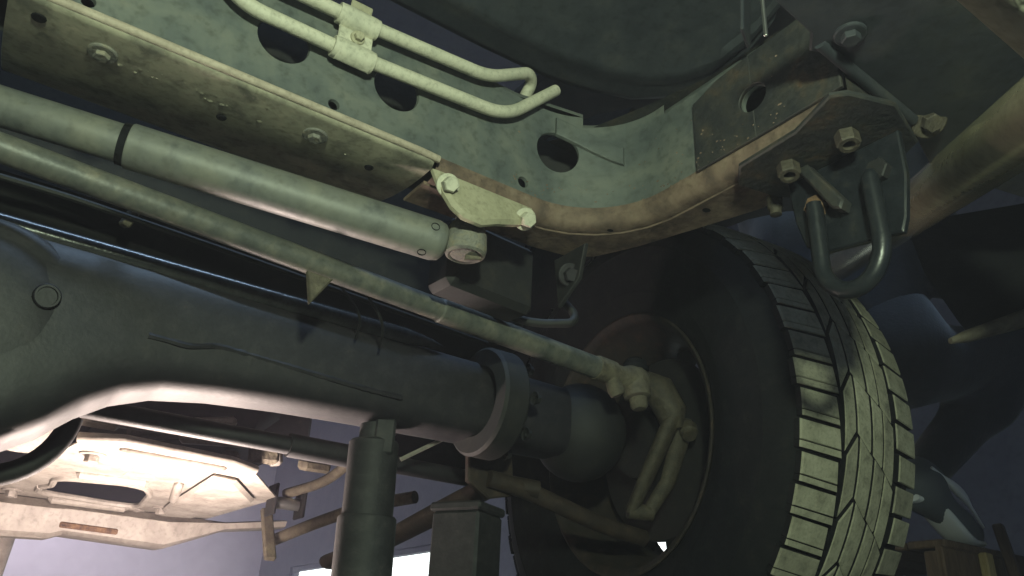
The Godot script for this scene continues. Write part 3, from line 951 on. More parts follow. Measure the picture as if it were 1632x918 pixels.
func build_wheel() -> void:
	wu = Vector3.UP
	wu = (wu - wax * wu.dot(wax)).normalized()
	wv = wu.cross(wax).normalized()
	if wv.z < 0: wv = -wv
	var o := Node3D.new()
	o.name = "front_wheel"
	vehicle.add_child(o)
	o.set_meta("label", "wheel with a dusty all terrain tread and a clean black sidewall")
	o.position = WC - base_of(vehicle)
	var g := G.new()
	var prof := [[0.014, 0.200], [0.002, 0.205], [-0.002, 0.212], [-0.006, 0.218], [-0.008, 0.224], [-0.014, 0.240], [-0.0155, 0.244], [-0.0145, 0.247], [-0.019, 0.268], [-0.022, 0.292], [-0.0205, 0.314], [-0.0215, 0.317], [-0.0195, 0.321], [-0.015, 0.338], [-0.008, 0.352], [0.0, 0.3575], [0.012, 0.3610], [0.05, 0.3630], [0.1025, 0.3635], [0.155, 0.3630], [0.193, 0.3610], [0.205, 0.3575], [0.213, 0.352], [0.22, 0.338], [0.226, 0.30], [0.222, 0.26], [0.21, 0.22], [0.195, 0.205], [0.19, 0.200]]
	g.lathe(WC, wax, prof, 128)
	part("tyre", g, M.rubber, o, "black tyre carcass with a smooth clean sidewall")
	# tread blocks
	var rng := RandomNumberGenerator.new()
	rng.seed = 21
	var tones := ["tread", "tread", "tread_worn", "tread_pale"]
	var circ := TAU * 0.3755
	var n1 := 58
	var n2 := 29
	var P1 := circ / n1
	var P2 := circ / n2
	var back := [G.new(), G.new()]
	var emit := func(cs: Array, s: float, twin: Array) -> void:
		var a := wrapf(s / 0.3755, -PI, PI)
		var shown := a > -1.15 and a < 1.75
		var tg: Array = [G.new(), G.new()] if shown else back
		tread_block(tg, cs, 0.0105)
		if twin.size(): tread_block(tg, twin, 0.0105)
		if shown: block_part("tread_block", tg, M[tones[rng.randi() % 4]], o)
	for k in n1:
		var s := k * P1 + (rng.randf() - 0.5) * 0.001
		var w := P1 * (0.46 if k % 2 == 0 else 0.40)
		var sk := 0.006
		var mid := s + w * 0.5
		# inner shoulder block, cut by a fine sipe
		var e := 0.0555 if k % 2 == 0 else 0.053
		var lug := -0.0075 if k % 2 == 0 else -0.0040
		emit.call([Vector2(lug, s), Vector2(e, s - sk), Vector2(lug, mid - 0.0006), Vector2(e - 0.001, mid - 0.0006 - sk)], s, [Vector2(lug, mid + 0.0007), Vector2(e - 0.001, mid + 0.0007 - sk), Vector2(lug, s + P1 - 0.0045), Vector2(e - 0.003, s + P1 - 0.0045 - sk)])
		# outer shoulder block
		var so := s + P1 * 0.37
		var e2 := 0.158 if k % 2 == 0 else 0.163
		emit.call([Vector2(e2 + 0.003, so + sk), Vector2(0.213, so), Vector2(e2 + 0.004, so + P1 - 0.0062 + sk), Vector2(0.213, so + P1 - 0.0062)], so, [])
	for k in n2:
		var s := k * P2
		# slanting middle blocks either side of the middle groove
		var gp := 0.0045
		emit.call([Vector2(0.0600, s + gp), Vector2(0.0800, s + 0.026 + gp), Vector2(0.0640, s + P2), Vector2(0.0840, s + P2 + 0.026)], s + P2 * 0.6, [])
		emit.call([Vector2(0.0850, s + 0.026 + gp), Vector2(0.1080, s + 0.004 + gp), Vector2(0.0890, s + P2 + 0.026), Vector2(0.1120, s + P2 + 0.004)], s + P2 * 0.8, [])
		emit.call([Vector2(0.1130, s + 0.002 + gp), Vector2(0.1300, s - 0.012 + gp), Vector2(0.1170, s + P2 + 0.002), Vector2(0.1340, s + P2 - 0.012)], s + P2 * 0.5, [])
		emit.call([Vector2(0.1335, s - 0.014 + gp), Vector2(0.1520, s - 0.032 + gp), Vector2(0.1375, s + P2 - 0.014), Vector2(0.1545, s + P2 - 0.032)], s + P2 * 0.3, [])
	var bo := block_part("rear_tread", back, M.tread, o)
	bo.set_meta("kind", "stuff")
	# rim: rusty barrel, dished face with vents
	g = G.new()
	g.lathe(WC, wax, [[0.014, 0.196], [0.0, 0.2085], [-0.004, 0.210], [-0.005, 0.2065], [0.0, 0.198], [0.012, 0.194], [0.03, 0.190], [0.055, 0.174], [0.10, 0.172], [0.13, 0.176], [0.15, 0.186], [0.19, 0.196]], 96)
	part("rim_barrel", g, M.rim_steel, o, "rusty brown inside of the rim")
	g = G.new()
	for k in 12:
		var a0 := TAU * k / 12.0 + 0.18
		for j in 6:
			if j >= 4: continue      # the open part is a vent
			var rows := []
			for q in [a0 + TAU / 72.0 * j, a0 + TAU / 72.0 * (j + 1)]:
				rows.append(PackedVector3Array([wpos(0.118, 0.128, q), wpos(0.122, 0.145, q), wpos(0.128, 0.160, q), wpos(0.13, 0.177, q)]))
			g.grid(rows)
	g.lathe(WC, -wax, [[-0.118, 0.129], [-0.106, 0.10], [-0.10, 0.07], [-0.10, 0.0001]], 48)
	part("wheel_disc", g, M.black_steel, o)
	g = G.new()
	g.lathe(WC, -wax, [[-0.085, 0.140], [-0.083, 0.148], [-0.080, 0.1495], [-0.076, 0.147], [-0.074, 0.10], [-0.068, 0.07], [-0.05, 0.062], [-0.03, 0.055], [-0.028, 0.0001]], 56)
	part("brake_backing_plate", g, M.black_steel, o, "dark brake backing plate")
	# steering knuckle
	var kn := Node3D.new()
	kn.name = "steering_knuckle"
	vehicle.add_child(kn)
	kn.set_meta("label", "cast steering knuckle and arm inside the wheel")
	g = G.new()
	g.tube([Vector3(0.83, 0.41, -0.88), Vector3(0.855, 0.385, -0.84), Vector3(0.865, 0.352, -0.828), Vector3(0.87, 0.33, -0.832)], [0.022, 0.026, 0.024, 0.016], 16)
	part("upper_arm", g, M.tan_bolt, kn)
	g = G.new()
	g.tube([Vector3(0.868, 0.352, -0.820), Vector3(0.860, 0.325, -0.832), Vector3(0.853, 0.26, -0.872), Vector3(0.849, 0.210, -0.903)], [0.016, 0.018, 0.016, 0.013], 14, true, 0.7)
	g.tube([Vector3(0.885, 0.345, -0.826), Vector3(0.893, 0.315, -0.840), Vector3(0.890, 0.255, -0.866), Vector3(0.872, 0.212, -0.890)], [0.016, 0.015, 0.012, 0.011], 12, true, 0.7)
	g.tube([Vector3(0.843, 0.212, -0.904), Vector3(0.878, 0.210, -0.888)], [0.012, 0.012], 10)
	part("caliper_bracket", g, M.tan_bolt, kn)
	g = G.new()
	g.lathe(Vector3(0.893, 0.333, -0.822), Vector3(-0.3, -0.8, 0.4), [[0.0, 0.014], [0.012, 0.014], [0.014, 0.011], [0.02, 0.0105], [0.0205, 0.0001]], 14)
	part("guide_pin", g, M.tan_bolt, kn)

func build_bumper() -> void:
	var o := Node3D.new()
	o.name = "front_bumper"
	vehicle.add_child(o)
	o.set_meta("label", "tube bumper with dark underside panel, tube shining in the lamp light")
	var g := G.new()
	var b := Vector3(0.716, 0.451, -0.273)
	var d := Vector3(-0.714, -0.343, 0.611)
	g.tube([b - d * 0.96, b - d * 0.95, b - d * 0.5, b, b + d * 0.2, b + d * 0.4], [0.026, 0.03, 0.03, 0.03, 0.03, 0.03], 40)
	part("lower_tube", g, M.bumper_tube, o, "yellowish shining round tube")
	g = G.new()
	g.prism(PackedVector2Array([Vector2(0.425, -0.283), Vector2(0.489, -0.289), Vector2(0.506, -0.303), Vector2(0.522, -0.296), Vector2(0.60, -0.302), Vector2(0.66, -0.305), Vector2(0.76, -0.335), Vector2(0.90, -0.30), Vector2(0.9, 0.1), Vector2(0.425, 0.1)]), Transform3D(Basis(Vector3.RIGHT, Vector3.BACK, Vector3.DOWN), Vector3(0, 0.496, 0)), 0.006, 0.0015)
	part("underside_panel", g, M.dusty_panel, o, "broad dark blue grey panel")
	g = G.new()
	g.tube([Vector3(0.505, 0.492, -0.292), Vector3(0.60, 0.489, -0.297), Vector3(0.66, 0.488, -0.300)], 0.006, 10)
	part("rolled_edge", g, M.dusty_panel, o)
	var wb := hex_bolt(0.0095, 0.009, 0.017)
	put("bolt", wb, M.tan_bolt, o, Vector3(0.674, 0.489, -0.292), facing(Vector3(-0.35, -0.8, 0.55)))
	put("bolt", hex_bolt(0.008, 0.006, 0.0135), M.dusty_panel, o, Vector3(0.512, 0.489, -0.268), facing(Vector3(0, -1, 0)))
	# bright lip at the top right
	g = G.new()
	g.tube([Vector3(0.145, 0.260, -0.087), Vector3(0.225, 0.205, -0.066), Vector3(0.25, 0.186, -0.0585), Vector3(0.36, 0.106, -0.028)], [0.015, 0.015, 0.015, 0.015], 24, true, 1.0)
	part("front_lip", g, M.tread_pale, o, "pale dusty lip")
	# wing panel and its lower tube
	g = G.new()
	var rows := []
	for i in 9:
		var u := i / 8.0
		rows.append(PackedVector3Array([Vector3(0.995 + u * 0.27, 0.58 + 0.03 * u, -0.49 + u * 0.38), Vector3(1.0 + u * 0.27, 0.50 + 0.03 * u, -0.48 + u * 0.38), Vector3(1.0 + u * 0.27, 0.42 + 0.03 * u, -0.45 + u * 0.38), Vector3(0.965 + u * 0.27, 0.384 + 0.03 * u, -0.425 + u * 0.38)]))
	g.grid(rows)
	part("wing_panel", g, M.rubber, o, "black end panel behind the tube")
	g = G.new()
	g.tube([Vector3(0.930, 0.369, -0.432), Vector3(0.945, 0.375, -0.42), Vector3(1.02, 0.408, -0.36), Vector3(1.10, 0.44, -0.28), Vector3(1.2, 0.48, -0.16)], [0.005, 0.010, 0.017, 0.019, 0.02], 16, true, 0.7)
	part("lower_lip", g, M.dusty_cast, o, "tan lower edge tapering to a point")
	# thin bright bracket in the gap above the rail
	g = G.new()
	g.box(Vector3(0.539, 0.60, -0.366), Vector3(0.004, 0.05, 0.004), Basis.from_euler(Vector3(0.1, 0, 0.12)), 0.001)
	part("wire_bracket", g, M.bare_steel, o)
	g = G.new()
	g.box(Vector3(0.523, 0.60, -0.376), Vector3(0.034, 0.06, 0.004), Basis.from_euler(Vector3(0.1, 0.5, 0.1)), 0.001)
	part("bracket_plate", g, M.dusty_panel, o)

func build_body() -> void:
	# curved guard over the crossmember
	var g := G.new()
	var rows := []
	var prof := [[0.0, 0.76], [0.004, 0.712], [0.012, 0.702], [0.03, 0.698], [0.055, 0.700], [0.075, 0.694], [0.10, 0.694], [0.115, 0.702], [0.16, 0.702], [0.175, 0.708], [0.30, 0.710], [0.6, 0.712]]
	var edge := [[-0.5, -0.62], [0.0, -0.672], [0.2, -0.69], [0.4, -0.689], [0.5, -0.684], [0.56, -0.671], [0.62, -0.648], [0.66, -0.612], [0.68, -0.565], [0.675, -0.50], [0.655, -0.44], [0.62, -0.39]]
	for q in prof:
		var row := PackedVector3Array()
		for e in edge:
			var p := Vector2(e[0], e[1])
			var c := Vector2(0.25, 0.1)
			row.append(Vector3(lerpf(p.x, c.x, q[0] * 0.9), q[1], lerpf(p.y, c.y, q[0] * 0.9)))
		rows.append(row)
	g.grid(rows, false, true)
	part("radiator_guard", g, M.plastic, vehicle, "broad curved black plastic guard above the pipes", 50.0)
	# engine bay, floor and arch that close the view upwards
	g = G.new()
	g.box(Vector3(0.0, 0.86, -1.6), Vector3(1.7, 0.04, 1.4), Basis(), 0.01)
	g.box(Vector3(0.0, 0.72, -2.31), Vector3(1.7, 0.32, 0.04), Basis(), 0.01)
	g.box(Vector3(0.0, 0.58, -3.45), Vector3(1.7, 0.04, 2.3), Basis(), 0.01)
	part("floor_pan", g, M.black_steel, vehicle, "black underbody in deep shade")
	g = G.new()
	g.box(Vector3(0.04, 0.625, -1.125), Vector3(1.26, 0.46, 0.45), Basis(), 0.05)  # engine box widened and brought forward to block the work lamp
	part("engine_lamp_block", g, M.black_steel, vehicle)
	g = G.new()
	var pr := []
	for i in 13:
		var a := 1.0 + 2.3 * i / 12.0
		pr.append(Vector2(-0.937 + cos(a) * 0.47, 0.40 + sin(a) * 0.40))
	rows = []
	for x in [0.66, 0.80, 1.12]:
		var row := PackedVector3Array()
		for p in pr: row.append(Vector3(x, p.y, p.x))
		rows.append(row)
	g.grid(rows)
	g.fan(rows[0])
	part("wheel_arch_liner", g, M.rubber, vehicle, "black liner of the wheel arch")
	# unseen panel over the wheel, added to keep ceiling light off the tread
	g = G.new()
	g.box(Vector3(0.92, 0.96, -0.62), Vector3(0.52, 0.03, 0.86), Basis(), 0.01)
	part("added_wing", g, M.black_steel, vehicle)
	# oil pan behind the axle
	g = G.new()
	g.lathe(Vector3(0.068, 0.29, -1.32), Vector3(0, -1, 0.1), [[-0.05, 0.06], [0.0, 0.052], [0.03, 0.045], [0.045, 0.034], [0.05, 0.0001]], 24)
	part("oil_pan", g, M.alloy_dull, vehicle, "pale rounded sump seen under the differential")
	g = G.new()
	g.box(Vector3(0.075, 0.2885, -1.27), Vector3(0.08, 0.008, 0.02), Basis(Vector3.BACK, 0.25), 0.003)
	part("sump_flange", g, M.alloy_dull, vehicle)

func build_skid() -> void:
	var o := Node3D.new()
	o.name = "skid_plate"
	vehicle.add_child(o)
	o.set_meta("label", "pale sheet metal plate under the gearbox, brightly lit from below")
	var outer := PackedVector2Array([Vector2(0.145, -1.335), Vector2(0.20, -1.31), Vector2(0.37, -1.335), Vector2(0.42, -1.37), Vector2(0.465, -1.45), Vector2(0.54, -1.585), Vector2(0.535, -1.65), Vector2(0.515, -2.02), Vector2(0.45, -2.06), Vector2(-0.30, -2.06), Vector2(-0.30, -1.62), Vector2(0.06, -1.68), Vector2(0.115, -1.62), Vector2(0.13, -1.46)])
	var hole := PackedVector2Array([Vector2(0.15, -1.88), Vector2(0.148, -1.82), Vector2(0.165, -1.79), Vector2(0.158, -1.71), Vector2(0.175, -1.68), Vector2(0.27, -1.645), Vector2(0.31, -1.665), Vector2(0.335, -1.74), Vector2(0.352, -1.90), Vector2(0.345, -1.93), Vector2(0.30, -1.935), Vector2(0.17, -1.905)])
	var fr := Transform3D(Basis(Vector3.RIGHT, Vector3.BACK, Vector3.DOWN), Vector3(0, 0.274, 0))
	var g := G.new()
	for w in [[-1.0, 0.25], [0.25, 1.0]]:
		var band := PackedVector2Array([Vector2(w[0], -3), Vector2(w[1], -3), Vector2(w[1], 0), Vector2(w[0], 0)])
		for p in Geometry2D.intersect_polygons(outer, band):
			for q in Geometry2D.clip_polygons(p, hole):
				g.prism(q, fr, 0.004, 0.0008)
	part("plate", g, M.alloy, o)
	g = G.new()
	var hp := []
	for p in hole: hp.append(Vector3(p.x, 0.2695, p.y))
	hp.append(hp[0]); hp.append(hp[1])
	g.tube(smooth_path(hp, 4, 0.02), 0.0065, 8)
	part("opening_rim", g, M.alloy, o)
	g = G.new()
	g.prism(PackedVector2Array([Vector2(0.365, -1.42), Vector2(0.41, -1.43), Vector2(0.50, -1.60), Vector2(0.495, -1.70), Vector2(0.47, -1.93), Vector2(0.40, -1.95), Vector2(0.385, -1.80)]), Transform3D(fr.basis, Vector3(0, 0.2705, 0)), 0.012, 0.006)
	part("raised_pad", g, M.alloy, o)
	# pressed ribs
	for r in [[Vector3(0.20, 0.268, -1.345), Vector3(0.37, 0.268, -1.362), 0.010], [Vector3(0.345, 0.268, -1.56), Vector3(0.385, 0.268, -1.76), 0.009], [Vector3(0.46, 0.268, -1.60), Vector3(0.47, 0.268, -1.82), 0.009], [Vector3(0.18, 0.268, -1.965), Vector3(0.34, 0.268, -1.965), 0.010], [Vector3(0.18, 0.268, -1.61), Vector3(0.30, 0.268, -1.60), 0.009]]:
		g = G.new()
		g.tube([r[0], r[0].lerp(r[1], 0.05), r[0].lerp(r[1], 0.95), r[1]], [0.002, r[2], r[2], 0.002], 10)
		part("rib", g, M.alloy, o)
	# folded front edge, side bolt lugs
	g = G.new()
	g.tube([Vector3(0.14, 0.275, -1.34), Vector3(0.20, 0.277, -1.312), Vector3(0.37, 0.277, -1.338), Vector3(0.42, 0.276, -1.37)], 0.008, 10)
	part("front_fold", g, M.alloy, o)
	var hb := hex_bolt(0.011, 0.012, 0.02)
	for p in [Vector3(0.175, 0.270, -1.42), Vector3(0.30, 0.270, -1.99), Vector3(0.36, 0.270, -1.99), Vector3(0.395, 0.270, -1.90), Vector3(0.11, 0.270, -1.92)]:
		put("bolt", hb, M.alloy_dull, o, p, facing(Vector3.DOWN))
	# beam along the rear of the plate
	var bm := Node3D.new()
	bm.name = "gearbox_crossmember"
	vehicle.add_child(bm)
	bm.set_meta("label", "pale beam with a slot below the gearbox plate")
	g = G.new()
	var secs := [[-0.5, 0.268, 0.205], [0.02, 0.268, 0.195], [0.11, 0.268, 0.186], [0.20, 0.268, 0.190], [0.225, 0.268, 0.200], [0.43, 0.268, 0.193], [0.50, 0.268, 0.222], [0.56, 0.268, 0.248], [0.70, 0.29, 0.27]]
	var rows := []
	for s in secs:
		var h: float = s[1] - s[2]
		rows.append(PackedVector3Array([Vector3(s[0], s[1], -1.985), Vector3(s[0], s[1] - h * 0.25, -1.955), Vector3(s[0], s[1] - h * 0.30, -1.958), Vector3(s[0], s[1] - h * 0.88, -1.965), Vector3(s[0], s[2], -1.98), Vector3(s[0], s[2] + 0.003, -2.06), Vector3(s[0], s[1], -2.08)]))
	g.grid(rows, false, true)
	part("beam", g, M.alloy, bm, "", 35.0)
	g = G.new()
	g.box(Vector3(0.272, 0.2175, -1.9625), Vector3(0.115, 0.012, 0.008), Basis(Vector3.BACK, -0.02), 0.003)
	part("slot", g, M.rust, bm)
	g = G.new()
	g.tube([Vector3(0.12, 0.205, -2.2), Vector3(0.12, 0.06, -2.22)], [0.04, 0.035], 16)
	part("exhaust_pipe", g, M.alloy_dull, vehicle, "pale pipe hanging below the beam")
	# link and pipes at the right of the plate
	g = G.new()
	g.lathe(Vector3(0.535, 0.264, -1.59), Vector3(1, 0, 0.15), [[0.0, 0.0001], [0.0, 0.012], [0.05, 0.012], [0.05, 0.0001]], 14)
	part("link_bolt", g, M.bare_steel, vehicle)
	for s in [0.0, 0.052]:
		g = G.new()
		g.box(Vector3(0.531 + s * 1.1, 0.268, -1.59 + s * 0.1), Vector3(0.006, 0.06, 0.05), Basis(), 0.002)
		part("link_ear", g, M.black_steel, vehicle)
	g = G.new()
	g.box(Vector3(0.565, 0.215, -1.68), Vector3(0.024, 0.12, 0.012), Basis.from_euler(Vector3(-0.5, 0, 0.05)), 0.003)
	part("drop_link", g, M.dusty_cast, vehicle)
	g = G.new()
	g.tube(smooth_path([Vector3(0.585, 0.205, -1.72), Vector3(0.63, 0.235, -1.62), Vector3(0.67, 0.26, -1.46), Vector3(0.72, 0.27, -1.35)], 8, 0.05), 0.012, 12)
	part("exhaust_branch", g, M.dusty_cast, vehicle)
	g = G.new()
	g.tube(smooth_path([Vector3(0.56, 0.285, -1.60), Vector3(0.60, 0.30, -1.50), Vector3(0.60, 0.325, -1.38)], 8, 0.05), 0.010, 12)
	part("brake_pipe", g, M.dusty_cast, vehicle)
	var rng := RandomNumberGenerator.new()
	rng.seed = 77
	for q in [[Vector3(0.30, 0.335, -1.42), Vector3(0.17, 0.018, 0.06), "alloy_dull"], [Vector3(0.16, 0.315, -1.36), Vector3(0.07, 0.03, 0.03), "alloy_dull"], [Vector3(0.44, 0.31, -1.40), Vector3(0.05, 0.03, 0.03), "dusty_cast"], [Vector3(0.50, 0.33, -1.36), Vector3(0.07, 0.02, 0.05), "dusty_cast"], [Vector3(0.11, 0.325, -1.30), Vector3(0.014, 0.03, 0.014), "alloy_dull"], [Vector3(0.125, 0.30, -1.30), Vector3(0.012, 0.022, 0.012), "alloy_dull"], [Vector3(0.22, 0.318, -1.38), Vector3(0.10, 0.016, 0.05), "alloy_dull"], [Vector3(0.36, 0.322, -1.40), Vector3(0.13, 0.02, 0.04), "alloy"], [Vector3(0.40, 0.308, -1.46), Vector3(0.03, 0.025, 0.03), "dusty_cast"], [Vector3(0.47, 0.315, -1.43), Vector3(0.025, 0.03, 0.025), "alloy_dull"], [Vector3(0.55, 0.315, -1.44), Vector3(0.06, 0.022, 0.03), "dusty_cast"]]:
		g = G.new()
		g.box(q[0], q[1], Basis.from_euler(Vector3(rng.randf_range(-0.3, 0.3), rng.randf_range(-0.4, 0.4), rng.randf_range(-0.2, 0.2))), 0.006)
		part("gearbox_lug", g, M[q[2]], vehicle)
	g = G.new()
	g.box(Vector3(0.30, 0.42, -1.72), Vector3(0.34, 0.16, 0.66), Basis(), 0.05)
	part("gearbox_casing", g, M.black_steel, vehicle)

# ---------------------------------------------------------------- things round the vehicle
func build_stands() -> void:
	var b := Vector3(0.452, FLOOR, -0.945)
	var o := thing("axle_stand", "round black steel axle stand under the axle tube, square lug at its top", "axle stand", b)
	var g := G.new()
	var top := Vector3(0.432, 0.262, -0.935)
	var low := Vector3(0.446, FLOOR + 0.03, -0.945)
	var d := (low - top).normalized()
	g.lathe(low, -d, [[0.0, 0.0001], [0.0, 0.0365], [0.262, 0.0365], [0.265, 0.034], [0.265, 0.0325]], 32)
	part("sleeve", g, M.stand_paint, o)
	g = G.new()
	g.lathe(low - d * 0.26, -d, [[0.0, 0.0318], [0.096, 0.0318], [0.099, 0.029], [0.099, 0.02], [0.125, 0.02], [0.125, 0.0001]], 32)
	part("column", g, M.stand_paint, o)
	g = G.new()
	g.box(top + Vector3(0.004, -0.012, 0.022), Vector3(0.025, 0.045, 0.02), Basis(Vector3.UP, -0.5), 0.0025)
	part("lug", g, M.stand_paint, o)
	g = G.new()
	g.box(Vector3(b.x, FLOOR + 0.016, b.z), Vector3(0.26, 0.03, 0.26), Basis(), 0.01)
	part("base", g, M.stand_paint, o)
	var p := Vector3(0.612, FLOOR, -0.985)
	o = thing("block_stand", "square dark steel post standing between the axle stand and the wheel", "support post", p)
	g = G.new()
	g.box(Vector3(p.x, 0.025, p.z), Vector3(0.074, 0.32, 0.074), Basis(Vector3.UP, 0.5), 0.004)
	part("post", g, M.stand_paint, o)
	g = G.new()
	g.box(Vector3(p.x, 0.191, p.z), Vector3(0.08, 0.012, 0.08), Basis(Vector3.UP, 0.5), 0.003)
	part("cap_plate", g, M.stand_paint, o)
	g = G.new()
	g.box(Vector3(p.x, FLOOR + 0.01, p.z), Vector3(0.2, 0.02, 0.2), Basis(Vector3.UP, 0.5), 0.003)
	part("base", g, M.black_steel, o)

# smooth union of tapered capsules, meshed with surface nets
func nets(g: G, bones: Array, cell: float, k := 0.03) -> void:
	var lo := Vector3.ONE * 1e9
	var hi := -lo
	for b in bones:
		for e in [[b[0], b[2]], [b[1], b[3]]]:
			lo = lo.min(e[0] - Vector3.ONE * (e[1] + cell * 3))
			hi = hi.max(e[0] + Vector3.ONE * (e[1] + cell * 3))
	var n := Vector3i(((hi - lo) / cell).ceil()) + Vector3i.ONE
	var val := PackedFloat32Array()
	val.resize(n.x * n.y * n.z)
	val.fill(9.0)
	for b in bones:
		var a: Vector3 = b[0]
		var c: Vector3 = b[1]
		var ra: float = b[2]
		var rc: float = b[3]
		var m := maxf(ra, rc) + k + cell * 2
		var i0 := Vector3i(((a.min(c) - Vector3.ONE * m - lo) / cell).floor()).clamp(Vector3i.ZERO, n - Vector3i.ONE)
		var i1 := Vector3i(((a.max(c) + Vector3.ONE * m - lo) / cell).ceil()).clamp(Vector3i.ZERO, n - Vector3i.ONE)
		var ac := c - a
		var q := maxf(ac.length_squared(), 1e-9)
		for z in range(i0.z, i1.z + 1):
			for y in range(i0.y, i1.y + 1):
				for x in range(i0.x, i1.x + 1):
					var p := lo + Vector3(x, y, z) * cell
					var t := clampf((p - a).dot(ac) / q, 0.0, 1.0)
					var dd := p.distance_to(a + ac * t) - lerpf(ra, rc, t)
					var id := (z * n.y + y) * n.x + x
					var v := val[id]
					var h := maxf(k - absf(v - dd), 0.0) / k
					val[id] = minf(v, dd) - h * h * k * 0.25
	var vert := {}
	for z in n.z - 1:
		for y in n.y - 1:
			for x in n.x - 1:
				var s := Vector3.ZERO
				var cnt := 0
				var v8 := []
				var neg := 0
				for c in 8:
					var v := val[((z + (c >> 2)) * n.y + y + ((c >> 1) & 1)) * n.x + x + (c & 1)]
					v8.append(v)
					if v < 0.0: neg += 1
				if neg == 0 or neg == 8: continue
				for e in [[0, 1], [2, 3], [4, 5], [6, 7], [0, 2], [1, 3], [4, 6], [5, 7], [0, 4], [1, 5], [2, 6], [3, 7]]:
					var va: float = v8[e[0]]
					var vb: float = v8[e[1]]
					if (va < 0.0) != (vb < 0.0):
						var t := va / (va - vb)
						var pa := Vector3(e[0] & 1, (e[0] >> 1) & 1, e[0] >> 2)
						var pb := Vector3(e[1] & 1, (e[1] >> 1) & 1, e[1] >> 2)
						s += pa.lerp(pb, t)
						cnt += 1
				vert[Vector3i(x, y, z)] = lo + (Vector3(x, y, z) + s / cnt) * cell
	for key in vert:
		var v0 := val[(key.z * n.y + key.y) * n.x + key.x]
		for ax in 3:
			var st := Vector3i.ZERO
			st[ax] = 1
			var q: Vector3i = key + st
			var v1 := val[(q.z * n.y + q.y) * n.x + q.x]
			if (v0 < 0.0) == (v1 < 0.0): continue
			var d1 := Vector3i.ZERO
			var d2 := Vector3i.ZERO
			d1[(ax + 1) % 3] = 1
			d2[(ax + 2) % 3] = 1
			var A: Vector3i = key - d1 - d2
			var B: Vector3i = key - d2
			var D: Vector3i = key - d1
			if not (vert.has(A) and vert.has(B) and vert.has(D)): continue
			if v0 < 0.0: g.quad(vert[A], vert[B], vert[key], vert[D])
			else: g.quad(vert[A], vert[D], vert[key], vert[B])

func hand_bones(w: Vector3, d: Vector3, side: Vector3, down: Vector3) -> Array:
	var out := []
	var k := w + d * 0.085
	out.append([w, w + d * 0.03, 0.024, 0.028])
	for i in 4:
		var kn: Vector3 = k + side * (i - 1.5) * 0.021
		out.append([w + d * 0.015 + side * (i - 1.5) * 0.012, kn, 0.015, 0.0115])
		var ln: float = [0.036, 0.042, 0.039, 0.030][i]
		var p1 := kn + (d * 0.85 + down * 0.5).normalized() * ln
		var p2 := p1 + (d * 0.35 + down * 0.9).normalized() * ln * 0.72
		var p3 := p2 + (d * -0.1 + down).normalized() * ln * 0.55
		out.append([kn, p1, 0.0098, 0.0088])
		out.append([p1, p2, 0.0088, 0.0082])
		out.append([p2, p3, 0.0082, 0.0074])
	var t0 := w + d * 0.02 + side * -0.024
	var t1 := t0 + (d * 0.6 - side * 0.8 + down * 0.3).normalized() * 0.042
	out.append([t0, t1, 0.015, 0.011])
	out.append([t1, t1 + (d * 0.9 - side * 0.2 + down * 0.4).normalized() * 0.034, 0.0105, 0.0085])
	return out

